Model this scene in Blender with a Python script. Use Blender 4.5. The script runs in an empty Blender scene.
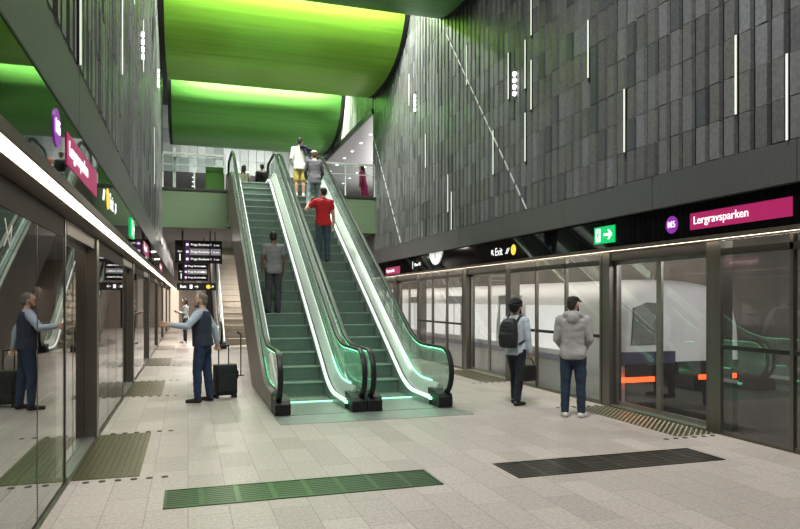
import bpy, math, random
from mathutils import Vector, Matrix, noise
random.seed(7)
SC = bpy.context.scene
COL = SC.collection
R = math.radians
sin, cos, PI = math.sin, math.cos, math.pi

# ------------------------------------------------------------------ materials
MATS = {}
def newmat(name):
    m = bpy.data.materials.new(name); m.use_nodes = True
    nt = m.node_tree; nt.nodes.clear()
    out = nt.nodes.new('ShaderNodeOutputMaterial')
    return m, nt, out

def mat(name, col, rough=.5, metal=0., var=.12, scale=14., bump=0., spec=.5, stretch=(1,1,1), trans=0., coat=0.):
    """Principled surface with a procedural noise variation of colour and roughness."""
    if name in MATS: return MATS[name]
    m, nt, out = newmat(name); N = nt.nodes; L = nt.links
    b = N.new('ShaderNodeBsdfPrincipled')
    b.inputs['Roughness'].default_value = rough; b.inputs['Metallic'].default_value = metal
    b.inputs['Specular IOR Level'].default_value = spec
    b.inputs['Coat Weight'].default_value = coat
    tc = N.new('ShaderNodeTexCoord'); mp = N.new('ShaderNodeMapping')
    mp.inputs['Scale'].default_value = stretch
    nz = N.new('ShaderNodeTexNoise'); nz.inputs['Scale'].default_value = scale; nz.inputs['Detail'].default_value = 3
    L.new(tc.outputs['Object'], mp.inputs['Vector']); L.new(mp.outputs['Vector'], nz.inputs['Vector'])
    rp = N.new('ShaderNodeValToRGB')
    c = col
    rp.color_ramp.elements[0].position = .3; rp.color_ramp.elements[1].position = .7
    rp.color_ramp.elements[0].color = (c[0]*(1-var), c[1]*(1-var), c[2]*(1-var), 1)
    rp.color_ramp.elements[1].color = (min(1,c[0]*(1+var)), min(1,c[1]*(1+var)), min(1,c[2]*(1+var)), 1)
    L.new(nz.outputs['Fac'], rp.inputs['Fac']); L.new(rp.outputs['Color'], b.inputs['Base Color'])
    if bump:
        bp = N.new('ShaderNodeBump'); bp.inputs['Strength'].default_value = bump; bp.inputs['Distance'].default_value = .01
        L.new(nz.outputs['Fac'], bp.inputs['Height']); L.new(bp.outputs['Normal'], b.inputs['Normal'])
    L.new(b.outputs['BSDF'], out.inputs['Surface'])
    MATS[name] = m
    return m

def emit(name, col, strength, base=(.02,.02,.02)):
    if name in MATS: return MATS[name]
    m, nt, out = newmat(name)
    b = nt.nodes.new('ShaderNodeBsdfPrincipled')
    b.inputs['Base Color'].default_value = (*base, 1); b.inputs['Roughness'].default_value = .4
    b.inputs['Emission Color'].default_value = (*col, 1); b.inputs['Emission Strength'].default_value = strength
    nt.links.new(b.outputs['BSDF'], out.inputs['Surface'])
    MATS[name] = m
    return m

def glass(name, tint=(1,1,1), ior=1.5, rough=0., haze=0., hazecol=(.8,.85,.8), coat=0.):
    """Thin architectural glass: clear, Fresnel reflection, optional milky film."""
    if name in MATS: return MATS[name]
    m, nt, out = newmat(name); N = nt.nodes; L = nt.links
    tr = N.new('ShaderNodeBsdfTransparent'); tr.inputs['Color'].default_value = (*tint, 1)
    gl = N.new('ShaderNodeBsdfGlossy'); gl.inputs['Roughness'].default_value = rough
    fr = N.new('ShaderNodeFresnel'); fr.inputs['IOR'].default_value = ior
    ge = N.new('ShaderNodeNewGeometry')
    mu = N.new('ShaderNodeMath'); mu.operation = 'SUBTRACT'; mu.inputs[0].default_value = 1; L.new(ge.outputs['Backfacing'], mu.inputs[1])
    mm = N.new('ShaderNodeMath'); mm.operation = 'MULTIPLY'; ca = N.new('ShaderNodeMath'); ca.operation = 'MULTIPLY_ADD'; ca.inputs[1].default_value = 1-coat; ca.inputs[2].default_value = coat; L.new(fr.outputs['Fac'], ca.inputs[0]); L.new(ca.outputs[0], mm.inputs[0]); L.new(mu.outputs[0], mm.inputs[1])
    base = tr.outputs[0]
    if haze:
        df = N.new('ShaderNodeBsdfDiffuse'); df.inputs['Color'].default_value = (*hazecol, 1)
        tl = N.new('ShaderNodeBsdfTranslucent'); tl.inputs['Color'].default_value = (*hazecol, 1)
        h = N.new('ShaderNodeMixShader'); h.inputs[0].default_value = .5
        L.new(df.outputs[0], h.inputs[1]); L.new(tl.outputs[0], h.inputs[2])
        mx = N.new('ShaderNodeMixShader'); mx.inputs[0].default_value = haze
        L.new(tr.outputs[0], mx.inputs[1]); L.new(h.outputs[0], mx.inputs[2]); base = mx.outputs[0]
    m2 = N.new('ShaderNodeMixShader'); L.new(mm.outputs[0], m2.inputs[0]); L.new(base, m2.inputs[1]); L.new(gl.outputs[0], m2.inputs[2])
    L.new(m2.outputs[0], out.inputs['Surface'])
    MATS[name] = m
    return m

def floor_material():
    m, nt, out = newmat('granite_paving'); N = nt.nodes; L = nt.links
    b = N.new('ShaderNodeBsdfPrincipled')
    tc = N.new('ShaderNodeTexCoord'); sp = N.new('ShaderNodeSeparateXYZ'); cb = N.new('ShaderNodeCombineXYZ')
    L.new(tc.outputs['Object'], sp.inputs[0]); L.new(sp.outputs['Y'], cb.inputs['X']); L.new(sp.outputs['X'], cb.inputs['Y'])
    br = N.new('ShaderNodeTexBrick'); L.new(cb.outputs[0], br.inputs['Vector'])
    br.offset = .37; br.inputs['Scale'].default_value = 1; br.inputs['Brick Width'].default_value = .62; br.inputs['Row Height'].default_value = .315
    br.inputs['Mortar Size'].default_value = .0035; br.inputs['Mortar Smooth'].default_value = .3
    br.inputs['Color1'].default_value = (.405,.357,.33,1); br.inputs['Color2'].default_value = (.51,.455,.42,1)
    br.inputs['Mortar'].default_value = (.25,.22,.20,1)
    nz = N.new('ShaderNodeTexNoise'); nz.inputs['Scale'].default_value = 34; nz.inputs['Detail'].default_value = 5; nz.inputs['Roughness'].default_value = .75
    L.new(tc.outputs['Object'], nz.inputs['Vector'])
    rp = N.new('ShaderNodeValToRGB'); rp.color_ramp.elements[0].position = .35; rp.color_ramp.elements[1].position = .68
    rp.color_ramp.elements[0].color = (.68,.68,.68,1); rp.color_ramp.elements[1].color = (1.14,1.14,1.14,1)
    L.new(nz.outputs['Fac'], rp.inputs['Fac'])
    mx = N.new('ShaderNodeMixRGB'); mx.blend_type = 'MULTIPLY'; mx.inputs['Fac'].default_value = 1
    L.new(br.outputs['Color'], mx.inputs[1]); L.new(rp.outputs['Color'], mx.inputs[2])
    L.new(mx.outputs[0], b.inputs['Base Color'])
    b.inputs['Roughness'].default_value = .42; b.inputs['Specular IOR Level'].default_value = .35
    L.new(b.outputs[0], out.inputs['Surface']); MATS['floor'] = m
    return m

def tile_material(name, c1, c2, rough=.38):
    """Glazed brick-slip tiles: the tone of each tile comes from its own attribute."""
    m, nt, out = newmat(name); N = nt.nodes; L = nt.links
    b = N.new('ShaderNodeBsdfPrincipled'); b.inputs['Roughness'].default_value = rough
    at = N.new('ShaderNodeAttribute'); at.attribute_name = 'tone'
    rp = N.new('ShaderNodeValToRGB'); e = rp.color_ramp.elements
    e[0].color = (*c1, 1); e[1].color = (*c2, 1)
    k = e.new(.5); k.color = ((c1[0]+c2[0])*.5+.012, (c1[1]+c2[1])*.5+.004, (c1[2]+c2[2])*.5-.012, 1)
    L.new(at.outputs['Fac'], rp.inputs['Fac'])
    tc = N.new('ShaderNodeTexCoord'); nz = N.new('ShaderNodeTexNoise'); nz.inputs['Scale'].default_value = 22; nz.inputs['Detail'].default_value = 4
    L.new(tc.outputs['Object'], nz.inputs['Vector'])
    r2 = N.new('ShaderNodeValToRGB'); r2.color_ramp.elements[0].position = .3; r2.color_ramp.elements[1].position = .72
    r2.color_ramp.elements[0].color = (.72,.72,.72,1); r2.color_ramp.elements[1].color = (1.12,1.12,1.12,1)
    L.new(nz.outputs['Fac'], r2.inputs['Fac'])
    mx = N.new('ShaderNodeMixRGB'); mx.blend_type = 'MULTIPLY'; mx.inputs['Fac'].default_value = 1
    L.new(rp.outputs['Color'], mx.inputs[1]); L.new(r2.outputs['Color'], mx.inputs[2]); L.new(mx.outputs[0], b.inputs['Base Color'])
    L.new(b.outputs[0], out.inputs['Surface']); MATS[name] = m
    return m

def streak_material(name, col, rough=.35, metal=.35):
    """Lacquered aluminium strips running across the hall."""
    m, nt, out = newmat(name); N = nt.nodes; L = nt.links
    b = N.new('ShaderNodeBsdfPrincipled'); b.inputs['Metallic'].default_value = metal; b.inputs['Roughness'].default_value = rough
    tc = N.new('ShaderNodeTexCoord'); mp = N.new('ShaderNodeMapping'); mp.inputs['Scale'].default_value = (.12, 5, 5)
    nz = N.new('ShaderNodeTexNoise'); nz.inputs['Scale'].default_value = 2.2; nz.inputs['Detail'].default_value = 4
    L.new(tc.outputs['Object'], mp.inputs[0]); L.new(mp.outputs[0], nz.inputs['Vector'])
    rp = N.new('ShaderNodeValToRGB'); rp.color_ramp.elements[0].position = .3; rp.color_ramp.elements[1].position = .7
    rp.color_ramp.elements[0].color = tuple(v*.86 for v in col)+(1,); rp.color_ramp.elements[1].color = tuple(min(1,v*1.1) for v in col)+(1,)
    L.new(nz.outputs['Fac'], rp.inputs['Fac']); L.new(rp.outputs['Color'], b.inputs['Base Color'])
    bp = N.new('ShaderNodeBump'); bp.inputs['Strength'].default_value = .25; bp.inputs['Distance'].default_value = .02
    L.new(nz.outputs['Fac'], bp.inputs['Height']); L.new(bp.outputs[0], b.inputs['Normal'])
    L.new(b.outputs[0], out.inputs['Surface']); MATS[name] = m
    return m

def perforated_material():
    m, nt, out = newmat('perforated_sheet'); N = nt.nodes; L = nt.links
    b = N.new('ShaderNodeBsdfPrincipled'); b.inputs['Roughness'].default_value = .5; b.inputs['Metallic'].default_value = .3
    tc = N.new('ShaderNodeTexCoord'); vo = N.new('ShaderNodeTexVoronoi'); vo.inputs['Scale'].default_value = 45; vo.inputs['Randomness'].default_value = 0
    L.new(tc.outputs['Object'], vo.inputs['Vector'])
    rp = N.new('ShaderNodeValToRGB'); rp.color_ramp.elements[0].position = .25; rp.color_ramp.elements[1].position = .4
    rp.color_ramp.elements[0].color = (.02,.02,.021,1); rp.color_ramp.elements[1].color = (.125,.125,.127,1)
    L.new(vo.outputs['Distance'], rp.inputs['Fac']); L.new(rp.outputs['Color'], b.inputs['Base Color'])
    L.new(b.outputs[0], out.inputs['Surface']); MATS['perf'] = m
    return m

def step_material():
    m, nt, out = newmat('grooved_step'); N = nt.nodes; L = nt.links
    b = N.new('ShaderNodeBsdfPrincipled'); b.inputs['Roughness'].default_value = .42; b.inputs['Metallic'].default_value = .35
    tc = N.new('ShaderNodeTexCoord'); wv = N.new('ShaderNodeTexWave'); wv.wave_type = 'BANDS'; wv.bands_direction = 'X'; wv.inputs['Scale'].default_value = 28
    L.new(tc.outputs['Object'], wv.inputs['Vector'])
    nz = N.new('ShaderNodeTexNoise'); nz.inputs['Scale'].default_value = 9; L.new(tc.outputs['Object'], nz.inputs['Vector'])
    rp = N.new('ShaderNodeValToRGB'); rp.color_ramp.elements[0].color = (.10,.142,.116,1); rp.color_ramp.elements[1].color = (.205,.275,.23,1)
    ad = N.new('ShaderNodeMath'); ad.operation = 'MULTIPLY_ADD'; ad.inputs[1].default_value = .5; L.new(wv.outputs['Fac'], ad.inputs[0])
    m2 = N.new('ShaderNodeMath'); m2.operation = 'MULTIPLY'; m2.inputs[1].default_value = .5; L.new(nz.outputs['Fac'], m2.inputs[0]); L.new(m2.outputs[0], ad.inputs[2])
    L.new(ad.outputs[0], rp.inputs['Fac']); L.new(rp.outputs['Color'], b.inputs['Base Color'])
    L.new(b.outputs[0], out.inputs['Surface']); MATS['step'] = m
    return m

FLOOR = floor_material(); TILE = tile_material('dark_tile', (.072,.080,.090), (.185,.195,.207), .36)
LTILE = tile_material('pale_tile', (.30,.34,.33), (.62,.66,.64)); PERF = perforated_material(); STEP = step_material()
BLACKGLASS = mat('black_glass', (.003,.003,.0033), .025, 0, .1, 3, spec=.45)
DARK = mat('dark_metal', (.045,.043,.04), .42, .6)
BLACK = mat('black_paint', (.008,.008,.008), .5)
BLACKM = mat('matt_black', (.012,.011,.010), .7, spec=.15)
RUBBER = mat('black_rubber', (.012,.013,.013), .48, spec=.3)
POST = mat('door_post_metal', (.17,.155,.135), .34, .75, .1, 6, stretch=(1,1,.1))
STEEL = mat('brushed_steel', (.62,.62,.60), .3, .9, .08, 8, stretch=(1,.15,.15))
ALU = mat('bright_aluminium', (.86,.88,.86), .33, .55, .05, 8, stretch=(1,.1,.1))
TAUPE = mat('taupe_cladding', (.34,.30,.265), .45, .35, .06)
CONC = mat('grey_panel', (.20,.195,.19), .55, 0, .08, 2)
STRIP = emit('warm_light_strip', (1,.86,.68), 7, (.8,.8,.8))
LED = emit('white_led', (.84,.95,.74), .8, (.6,.6,.6))
LEDG = emit('green_led', (.2,1,.5), 3.2, (.6,.8,.7))
SPOTW = emit('spot_led', (.95,1,.97), 6, (.7,.7,.7))
WHITE = mat('white_print', (.9,.9,.9), .4)
WHITE_E = emit('white_lit_print', (1,1,1), 1.0, (.8,.8,.8))
PINK_E = emit('pink_lit_panel', (.44,.012,.12), .52, (.3,.015,.09))
PURPLE_E = emit('purple_lit_disc', (.22,.02,.32), .75, (.2,.02,.3))
EXITG_E = emit('green_lit_panel', (.0,.45,.12), 1.0, (.0,.35,.1))
YEL_E = emit('yellow_lit_disc', (.95,.72,.05), .8, (.7,.5,.05))
GREY_E = emit('grey_lit_row', (.20,.19,.21), .9, (.2,.2,.2))
PSDGLASS = glass('door_glass', (.95,.96,.95), 1.55, 0, .018, (.62,.60,.58), .07)
PSDGLASS_L = glass('door_glass_left', (.78,.79,.77), 1.7, 0, .03, (.62,.57,.51), .5)
RAILGLASS = glass('railing_glass', (.86,.90,.88), 1.5)
BALGLASS = glass('balustrade_glass', (.92,.98,.94), 1.5, .03, .26, (.82,.96,.87), .22)

# ------------------------------------------------------------------ mesh builder
class MB:
    def __init__(s): s.v = []; s.f = []; s.tone = []
    def add(s, vs, fs, tone=None):
        o = len(s.v); s.v += [Vector(p) for p in vs]; s.f += [tuple(i+o for i in q) for q in fs]
        s.tone += [tone]*len(vs)
        return s
    def box(s, a, b, M=None, tone=None):
        x0,y0,z0 = a; x1,y1,z1 = b
        vs = [(x0,y0,z0),(x1,y0,z0),(x1,y1,z0),(x0,y1,z0),(x0,y0,z1),(x1,y0,z1),(x1,y1,z1),(x0,y1,z1)]
        if M is not None: vs = [M @ Vector(p) for p in vs]
        return s.add(vs, [(0,3,2,1),(4,5,6,7),(0,1,5,4),(1,2,6,5),(2,3,7,6),(3,0,4,7)], tone)
    def loft(s, rings, caps=True):
        """rings: equal-length closed point lists"""
        n = len(rings[0]); vs = [p for r in rings for p in r]; fs = []
        for i in range(len(rings)-1):
            for j in range(n):
                k = (j+1) % n
                fs.append((i*n+j, i*n+k, (i+1)*n+k, (i+1)*n+j))
        if caps: fs += [tuple(range(n-1,-1,-1)), tuple(range((len(rings)-1)*n, len(rings)*n))]
        return s.add(vs, fs)
    def prism(s, poly, f0, f1):
        """poly 2-D; f0/f1 map (a,b)->3-D for the two faces"""
        n = len(poly); vs = [f0(*p) for p in poly] + [f1(*p) for p in poly]
        return s.add(vs, [tuple(range(n-1,-1,-1)), tuple(range(n,2*n))] + [(i,(i+1)%n,n+(i+1)%n,n+i) for i in range(n)])
    def cyl(s, p0, p1, r0, r1=None, n=16):
        r1 = r0 if r1 is None else r1
        p0 = Vector(p0); p1 = Vector(p1); d = (p1-p0).normalized()
        u = d.orthogonal().normalized(); w = d.cross(u)
        rg = lambda p, r: [p + (u*cos(2*PI*i/n) + w*sin(2*PI*i/n))*r for i in range(n)]
        return s.loft([rg(p0,r0), rg(p1,r1)])
    def capsule(s, p0, p1, r0, r1=None, n=14, flat=None):
        """closed round cone between two joints"""
        r1 = r0 if r1 is None else r1
        p0 = Vector(p0); p1 = Vector(p1); d = p1-p0
        d = d.normalized() if d.length > 1e-6 else Vector((0,0,1))
        u = d.orthogonal().normalized(); w = d.cross(u); rings = []
        for a in (-80,-50,-20,0): rings.append((p0 + d*(r0*sin(R(a))), r0*cos(R(a))))
        for a in (0,20,50,80): rings.append((p1 + d*(r1*sin(R(a))), r1*cos(R(a))))
        return s.loft([[c + (u*cos(2*PI*i/n) + w*sin(2*PI*i/n))*r for i in range(n)] for c, r in rings])
    def ell(s, c, r, M=None, n=16, m=10):
        c = Vector(c); rings = []
        for j in range(m+1):
            a = -PI/2*.985 + PI*.985*j/m
            rings.append([Vector((r[0]*cos(a)*cos(2*PI*i/n), r[1]*cos(a)*sin(2*PI*i/n), r[2]*sin(a))) for i in range(n)])
        rings = [[(M @ p if M is not None else p) + c for p in rg] for rg in rings]
        return s.loft(rings)
    def sweep(s, path, sec, up=Vector((1,0,0)), closed=False):
        """path of 3-D points in a plane normal to 'up'; sec of (a along up, b along in-plane normal)"""
        rings = []
        for i, p in enumerate(path):
            t = (path[min(i+1,len(path)-1)] - path[max(i-1,0)]).normalized(); nrm = up.cross(t).normalized()
            rings.append([p + up*a + nrm*b for a, b in sec])
        return s.loft(rings)
    def xf(s, M): s.v = [M @ p for p in s.v]; return s
    def build(s, name, material, parent=None, local=False, smooth=True, angle=38):
        off = Vector((0,0,0)) if (parent is None or local) else wloc(parent)
        me = bpy.data.meshes.new(name)
        me.from_pydata([tuple(p-off) for p in s.v], [], s.f); me.validate()
        if any(t is not None for t in s.tone) and len(me.vertices) == len(s.tone):
            at = me.attributes.new('tone', 'FLOAT', 'POINT')
            at.data.foreach_set('value', [(.5 if t is None else t) for t in s.tone])
        import bmesh
        bm = bmesh.new(); bm.from_mesh(me); bmesh.ops.recalc_face_normals(bm, faces=bm.faces); bm.to_mesh(me); bm.free()
        if smooth:
            me.shade_smooth(); me.set_sharp_from_angle(angle=R(angle))
        me.materials.append(material)
        return link(bpy.data.objects.new(name, me), parent)
def wloc(o):
    v = Vector(o.location)
    while o.parent: o = o.parent; v += Vector(o.location)
    return v
def link(o, parent=None):
    COL.objects.link(o)
    if parent is not None: o.parent = parent
    return o
def tag(o, label=None, cat=None, group=None, kind=None):
    if label: o['label'] = label
    if cat: o['category'] = cat
    if group: o['group'] = group
    if kind: o['kind'] = kind
    return o
def thing(name, loc, label, cat, group=None, rz=0):
    o = link(bpy.data.objects.new(name, None)); o.location = loc; o.rotation_euler = (0,0,rz); o.empty_display_size = .2
    return tag(o, label, cat, group)
def copy_tree(o, parent=None):
    c = o.copy(); COL.objects.link(c)
    if parent is not None: c.parent = parent
    for ch in list(o.children): copy_tree(ch, c)
    return c
def struct(o): return tag(o, kind='structure')
def box(name, a, b, m, parent=None): return MB().box(a, b).build(name, m, parent, smooth=False)

def text(name, s, size, origin, ax, up, m, parent, align='LEFT', thick=.002, bold=0.):
    cu = bpy.data.curves.new('t', 'FONT'); cu.body = s; cu.size = size; cu.align_x = align; cu.align_y = 'CENTER'
    cu.extrude = thick; cu.offset = bold; cu.resolution_u = 3
    ob = bpy.data.objects.new('t', cu); COL.objects.link(ob)
    me = bpy.data.meshes.new_from_object(ob.evaluated_get(bpy.context.evaluated_depsgraph_get()))
    bpy.data.objects.remove(ob)
    ax = Vector(ax); up = Vector(up); nr = ax.cross(up); o = Vector(origin) - wloc(parent)
    for v in me.vertices: v.co = o + ax*v.co.x + up*v.co.y + nr*v.co.z
    me.name = name; me.materials.clear(); me.materials.append(m)
    return link(bpy.data.objects.new(name, me), parent)

# ------------------------------------------------------------------ main dimensions (metres)
XL, XR = -.76, 6.04          # upper tiled walls
GL, GR = -1.05, 6.25         # platform screen glass
FR = 6.11                    # right black fascia face
YN, YE = -6., 43.            # near and far ends
YW = 22.2                    # end of the tall tiled walls
ZB0, ZB1 = 2.886, 3.335      # grey perforated band
ZM = 5.1                     # mezzanine floor
ZS = 8.1                     # soffit of the upper concourse
ORD = ['nearest','second','third','fourth','fifth','sixth','seventh','eighth','ninth','tenth']

# ------------------------------------------------------------------ floor and shell
struct(box('floor', (GL-.1, YN, -.25), (GR+.1, YE, 0), FLOOR))
struct(box('trim_1', (GL-.14, YN, -.25), (GL-.1, YE, -.001), DARK)); struct(box('trim_2', (GR+.1, YN, -.25), (GR+.14, YE, -.001), DARK))
for nm, x in (('trim_3', GL), ('trim_4', GR)):      # dark metal sill line under the screens
    sg_ = -1 if x < 0 else 1
    struct(box(nm, (min(x-sg_*.03,x+sg_*.1), YN, 0), (max(x-sg_*.03,x+sg_*.1), YE, .012), mat('sill_metal', (.13,.115,.095), .35, .8)))
struct(box('ceiling', (-5, YN, 11.4), (12, 62, 11.6), BLACK))
struct(box('wall_back', (-5, YN-.2, -1.3), (12, YN, 11.6), CONC))

def tiled_wall(name, x, sgn, y0, y1, z0, z1, material, pitch=.23, rowh=.455, seed=1, deep=0., trim=0.):
    """vertical glazed tiles, each slightly turned, in front of a dark backing; one wall"""
    rnd = random.Random(seed); mb = MB()
    n = int((y1-y0)/pitch); rows = int(math.ceil((z1-z0)/rowh))
    ct = [rnd.uniform(.3,.7) for _ in range(n)]; cd = [rnd.uniform(-.004,.008) for _ in range(n)]
    for r_ in range(rows):
        for i in range(n):
            y = y0 + i*pitch; zz = z0 + r_*rowh; zt = min(z1, zz+rowh)
            t = min(1,max(0,rnd.gauss(ct[i],.24))); d = .046 + deep + cd[i]; tilt = rnd.uniform(-.004,.004); d += rnd.uniform(-.005,.005)
            a = y + .040 + trim; b = y + pitch - .024
            X0 = x; Xa = x + sgn*(-d+tilt); Xb = x + sgn*(-d-tilt)
            jz = rnd.uniform(-.003,.006)
            vs = [(X0,a,zz+.001),(X0,b,zz+.001),(X0,b,zt-.002),(X0,a,zt-.002),(Xa,a+.010,zz+.004+jz),(Xb,b-.002,zz+.004+jz),(Xb,b-.002,zt-.002),(Xa,a+.010,zt-.002)]
            mb.add(vs, [(4,5,6,7),(0,4,7,3),(5,1,2,6),(3,7,6,2),(0,1,5,4)], t)
    o = mb.build(name, material, None, smooth=False)
    o.data.materials.append(BLACK)
    return struct(o)
tiled_wall('wall_right', XR+.045, 1, YN, YW, ZB1, 11.4, TILE, seed=3)
tiled_wall('wall_left', XL-.085, -1, YN, YW, ZB1, 11.4, TILE, seed=5, deep=.045, trim=.045)
def slab(name, a, b, m): return struct(box(name, a, b, m))
slab('trim_5', (XR+.046, YN, ZB1-.3), (XR+.30, YW, 11.4), BLACK); slab('trim_6', (XL-.30, YN, ZB1-.3), (XL-.086, YW, 11.4), BLACK)
# perforated metal band with upright seams
for nm, xa, xb, xs in (('trim_7', XR, XR+.045, XR-.002), ('trim_8', XL-.045, XL+.0, XL+.002)):
    mb = MB(); y = YN
    k = 0
    while y < YE:
        y2 = min(YE, y+2.28); mb.box((xa, y+.005, ZB0), (xb, y2-.005, ZB1)); y = y2
    struct(mb.build(nm, PERF, None, smooth=False))
slab('trim_9', (XR, YN, ZB0-.012), (XR+.10, YE, ZB0), BLACK); slab('trim_10', (XL-.10, YN, ZB0-.012), (XL, YE, ZB0), BLACK)
# black glass fascia
slab('trim_11', (FR, YN, 2.43), (FR+.06, YE, 3.6), mat('black_sign_glass', (.003,.003,.0033), .04, 0, .1, 3, spec=.14)); slab('trim_12', (XL-.066, YN, 2.44), (XL-.006, YE, 2.88), BLACKGLASS)
# lamp housing below the fascia
HOUS = mat('lamp_housing', (.16,.125,.10), .4, .5)
def housing(nm, s, face, gx):
    """L-shaped housing: lip under the fascia, soffit back to the glass"""
    f = lambda t: face + s*t       # t grows outwards, away from the hall
    poly = [(f(0.),2.44),(f(.012),2.392),(f(.03),2.388),(f(.03),2.41),(f(.13),2.41),(f(.13),2.388),(f(abs(gx-face)),2.388),(f(abs(gx-face)),2.44)]
    struct(MB().prism(poly, lambda a,b:(a,YN,b), lambda a,b:(a,YE,b)).build(nm, HOUS, None, smooth=False))
housing('trim_13', -1, XL, GL); housing('trim_14', 1, FR-.06, GR)
def strip(x0, x1, label):
    t = thing('strip_light', ((x0+x1)/2, 10, 2.39), label, 'light')
    MB().box((x0, YN, 2.392 if x0 < 0 else 2.395), (x1, YE, 2.405)).build('diffuser', STRIP, t, smooth=False)
strip(XL-.128, XL-.032, 'long warm white light strip running above the left glass platform screens')
strip(FR-.020, FR+.05, 'long thin warm white light strip above the right glass platform screens')

# lower walls beyond the tiled walls (under the mezzanine), far end wall
for nm, x0, x1 in (('wall_left_far', XL-.3, XL-.045), ('wall_right_far', XR+.045, XR+.3)):
    struct(box(nm, (x0, YW, ZB1-.3), (x1, YE, 3.9), CONC))
mb = MB()
mb.box((GL-.2, YE, -.2), (.29, YE+.2, 3.9)); mb.box((1.05, YE, 2.35), (1.75, YE+.2, 3.9)); mb.box((1.75, YE, -.2), (GR+.2, YE+.2, 3.9)); mb.box((.29,YE,-.2),(1.05,YE+.2,3.9))
struct(mb.build('wall_far', mat('far_wall', (.36,.31,.27), .6), None, smooth=False))
slab('door_1', (1.05, YE+.05, 0), (1.75, YE+.12, 2.35), BLACK)
t = thing('strip_light', (XL+.1, YE-.1, 0), 'upright beige glowing light column at the far end of the left screens', 'light')
MB().box((XL-.25, YE-.2, .02), (XL+.22, YE-.08, 2.38)).build('diffuser', emit('beige_glow', (1,.85,.66), .7, (.6,.55,.5)), t, smooth=False)
slab('trim_15', (.50, YE-.06, 0), (.78, YE, 2.9), mat('pale_pilaster', (.7,.66,.6), .5))

# ------------------------------------------------------------------ platform screen doors
def screen_bay(k, s, gx, gm, y0, y1, label, group):
    """fixed three-pane glass screen between two door pairs"""
    t = thing('glass_screen', (gx, (y0+y1)/2, 0), label, 'glass screen')
    w = (y1-y0)/3
    for i in range(3):
        a, b = y0+i*w, y0+(i+1)*w
        p = MB().box((gx-.006, a+.02, .05), (gx+.006, b-.02, 2.20)).build('pane', gm, t, smooth=False)
    for i in range(4):
        y = y0 + i*w; h = .022 if s > 0 else .005
        MB().box((gx-(.03 if s > 0 else .007), y-h, .012), (gx+(.03 if s > 0 else .007), y+h, 2.36)).build('mullion', POST, t, smooth=False)
    MB().box((gx-.015, y0+.022, .012), (gx+.015, y1-.022, .055 if s > 0 else .025)).build('bottom_rail', POST, t, smooth=False)
    if s > 0: MB().box((gx-.025, y0+.022, 1.05), (gx+.025, y1-.022, 1.10)).build('push_bar', DARK, t, smooth=False)
    MB().box((gx-(.03 if s > 0 else .012), y0+.022, 2.20), (gx+(.03 if s > 0 else .012), y1-.022, 2.28)).build('top_rail', DARK if s > 0 else BLACKM, t, smooth=False)
    MB().box((gx-(.005 if s > 0 else .012), y0+.02, 2.28), (gx+(.005 if s > 0 else .012), y1-.02, 2.385)).build('transom_pane' if s > 0 else 'header_panel', gm if s > 0 else BLACKM, t, smooth=False)
    return t
def door_pair(k, s, gx, gm, y0, y1, label):
    """sliding glass door pair between two wide posts; s points out of the hall"""
    t = thing('platform_door', (gx, (y0+y1)/2, 0), label, 'platform door')
    rx = gx + s*.10; ym = (y0+y1)/2
    for y in (y0, y1):
        pr = .02; hw = .10
        if s < 0 and y == y0: pr, hw = .004, .02
        MB().box((min(gx-s*pr,gx+s*(.20 if hw > .05 else .012)), y-hw, .012), (max(gx-s*pr,gx+s*(.20 if hw > .05 else .012)), y+hw, 2.385)).build('post', POST, t, smooth=False)
    for a, b in ((y0+.1, ym), (ym, y1-.1)):
        lf = MB()
        fw = .048 if s > 0 else .012; fd_ = .02 if s > 0 else .007
        for yy in (a+.002, b-.002-fw): lf.box((rx-fd_, yy, .03), (rx+fd_, yy+fw, 2.25))
        lf.box((rx-fd_, a+fw, .03), (rx+fd_, b-fw, .09 if s > 0 else .05)); lf.box((rx-fd_, a+fw, 2.19), (rx+fd_, b-fw, 2.25))
        leaf = lf.build('door_leaf', mat('door_frame_metal', (.30,.28,.25), .32, .8), t, smooth=False)
        MB().box((rx-.005, a+fw-.006, .045), (rx+.005, b-fw+.006, 2.2)).build('pane', gm, leaf, smooth=False)
    MB().box((min(gx,gx+s*.16), y0+.1, 2.25), (max(gx,gx+s*.16), y1-.1, 2.385)).build('header', DARK, t, smooth=False)
    MB().box((min(gx,gx+s*.13), y0+.1, .013), (max(gx,gx+s*.13), y1-.1, .028)).build('threshold', STEEL, t, smooth=False)
    return t
for s, gx, side, gm in ((-1, GL, 'left', PSDGLASS_L), (1, GR, 'right', PSDGLASS)):
    for k in range(7):
        y0 = 6.79 + 5.6*k - (.15 if s < 0 else 0); y1 = y0 + (2.24 if s > 0 else 2.12)
        screen_bay(k, s, gx, gm, y0-3.36+(0 if s>0 else -.12)+.125, y0-.125, f'{ORD[k]} fixed three-pane glass screen from the camera on the {side} platform edge', None)
        if k < 6: door_pair(k, s, gx, gm, y0, y1, f'{ORD[k]} sliding glass door pair from the camera on the {side} platform edge')

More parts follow.
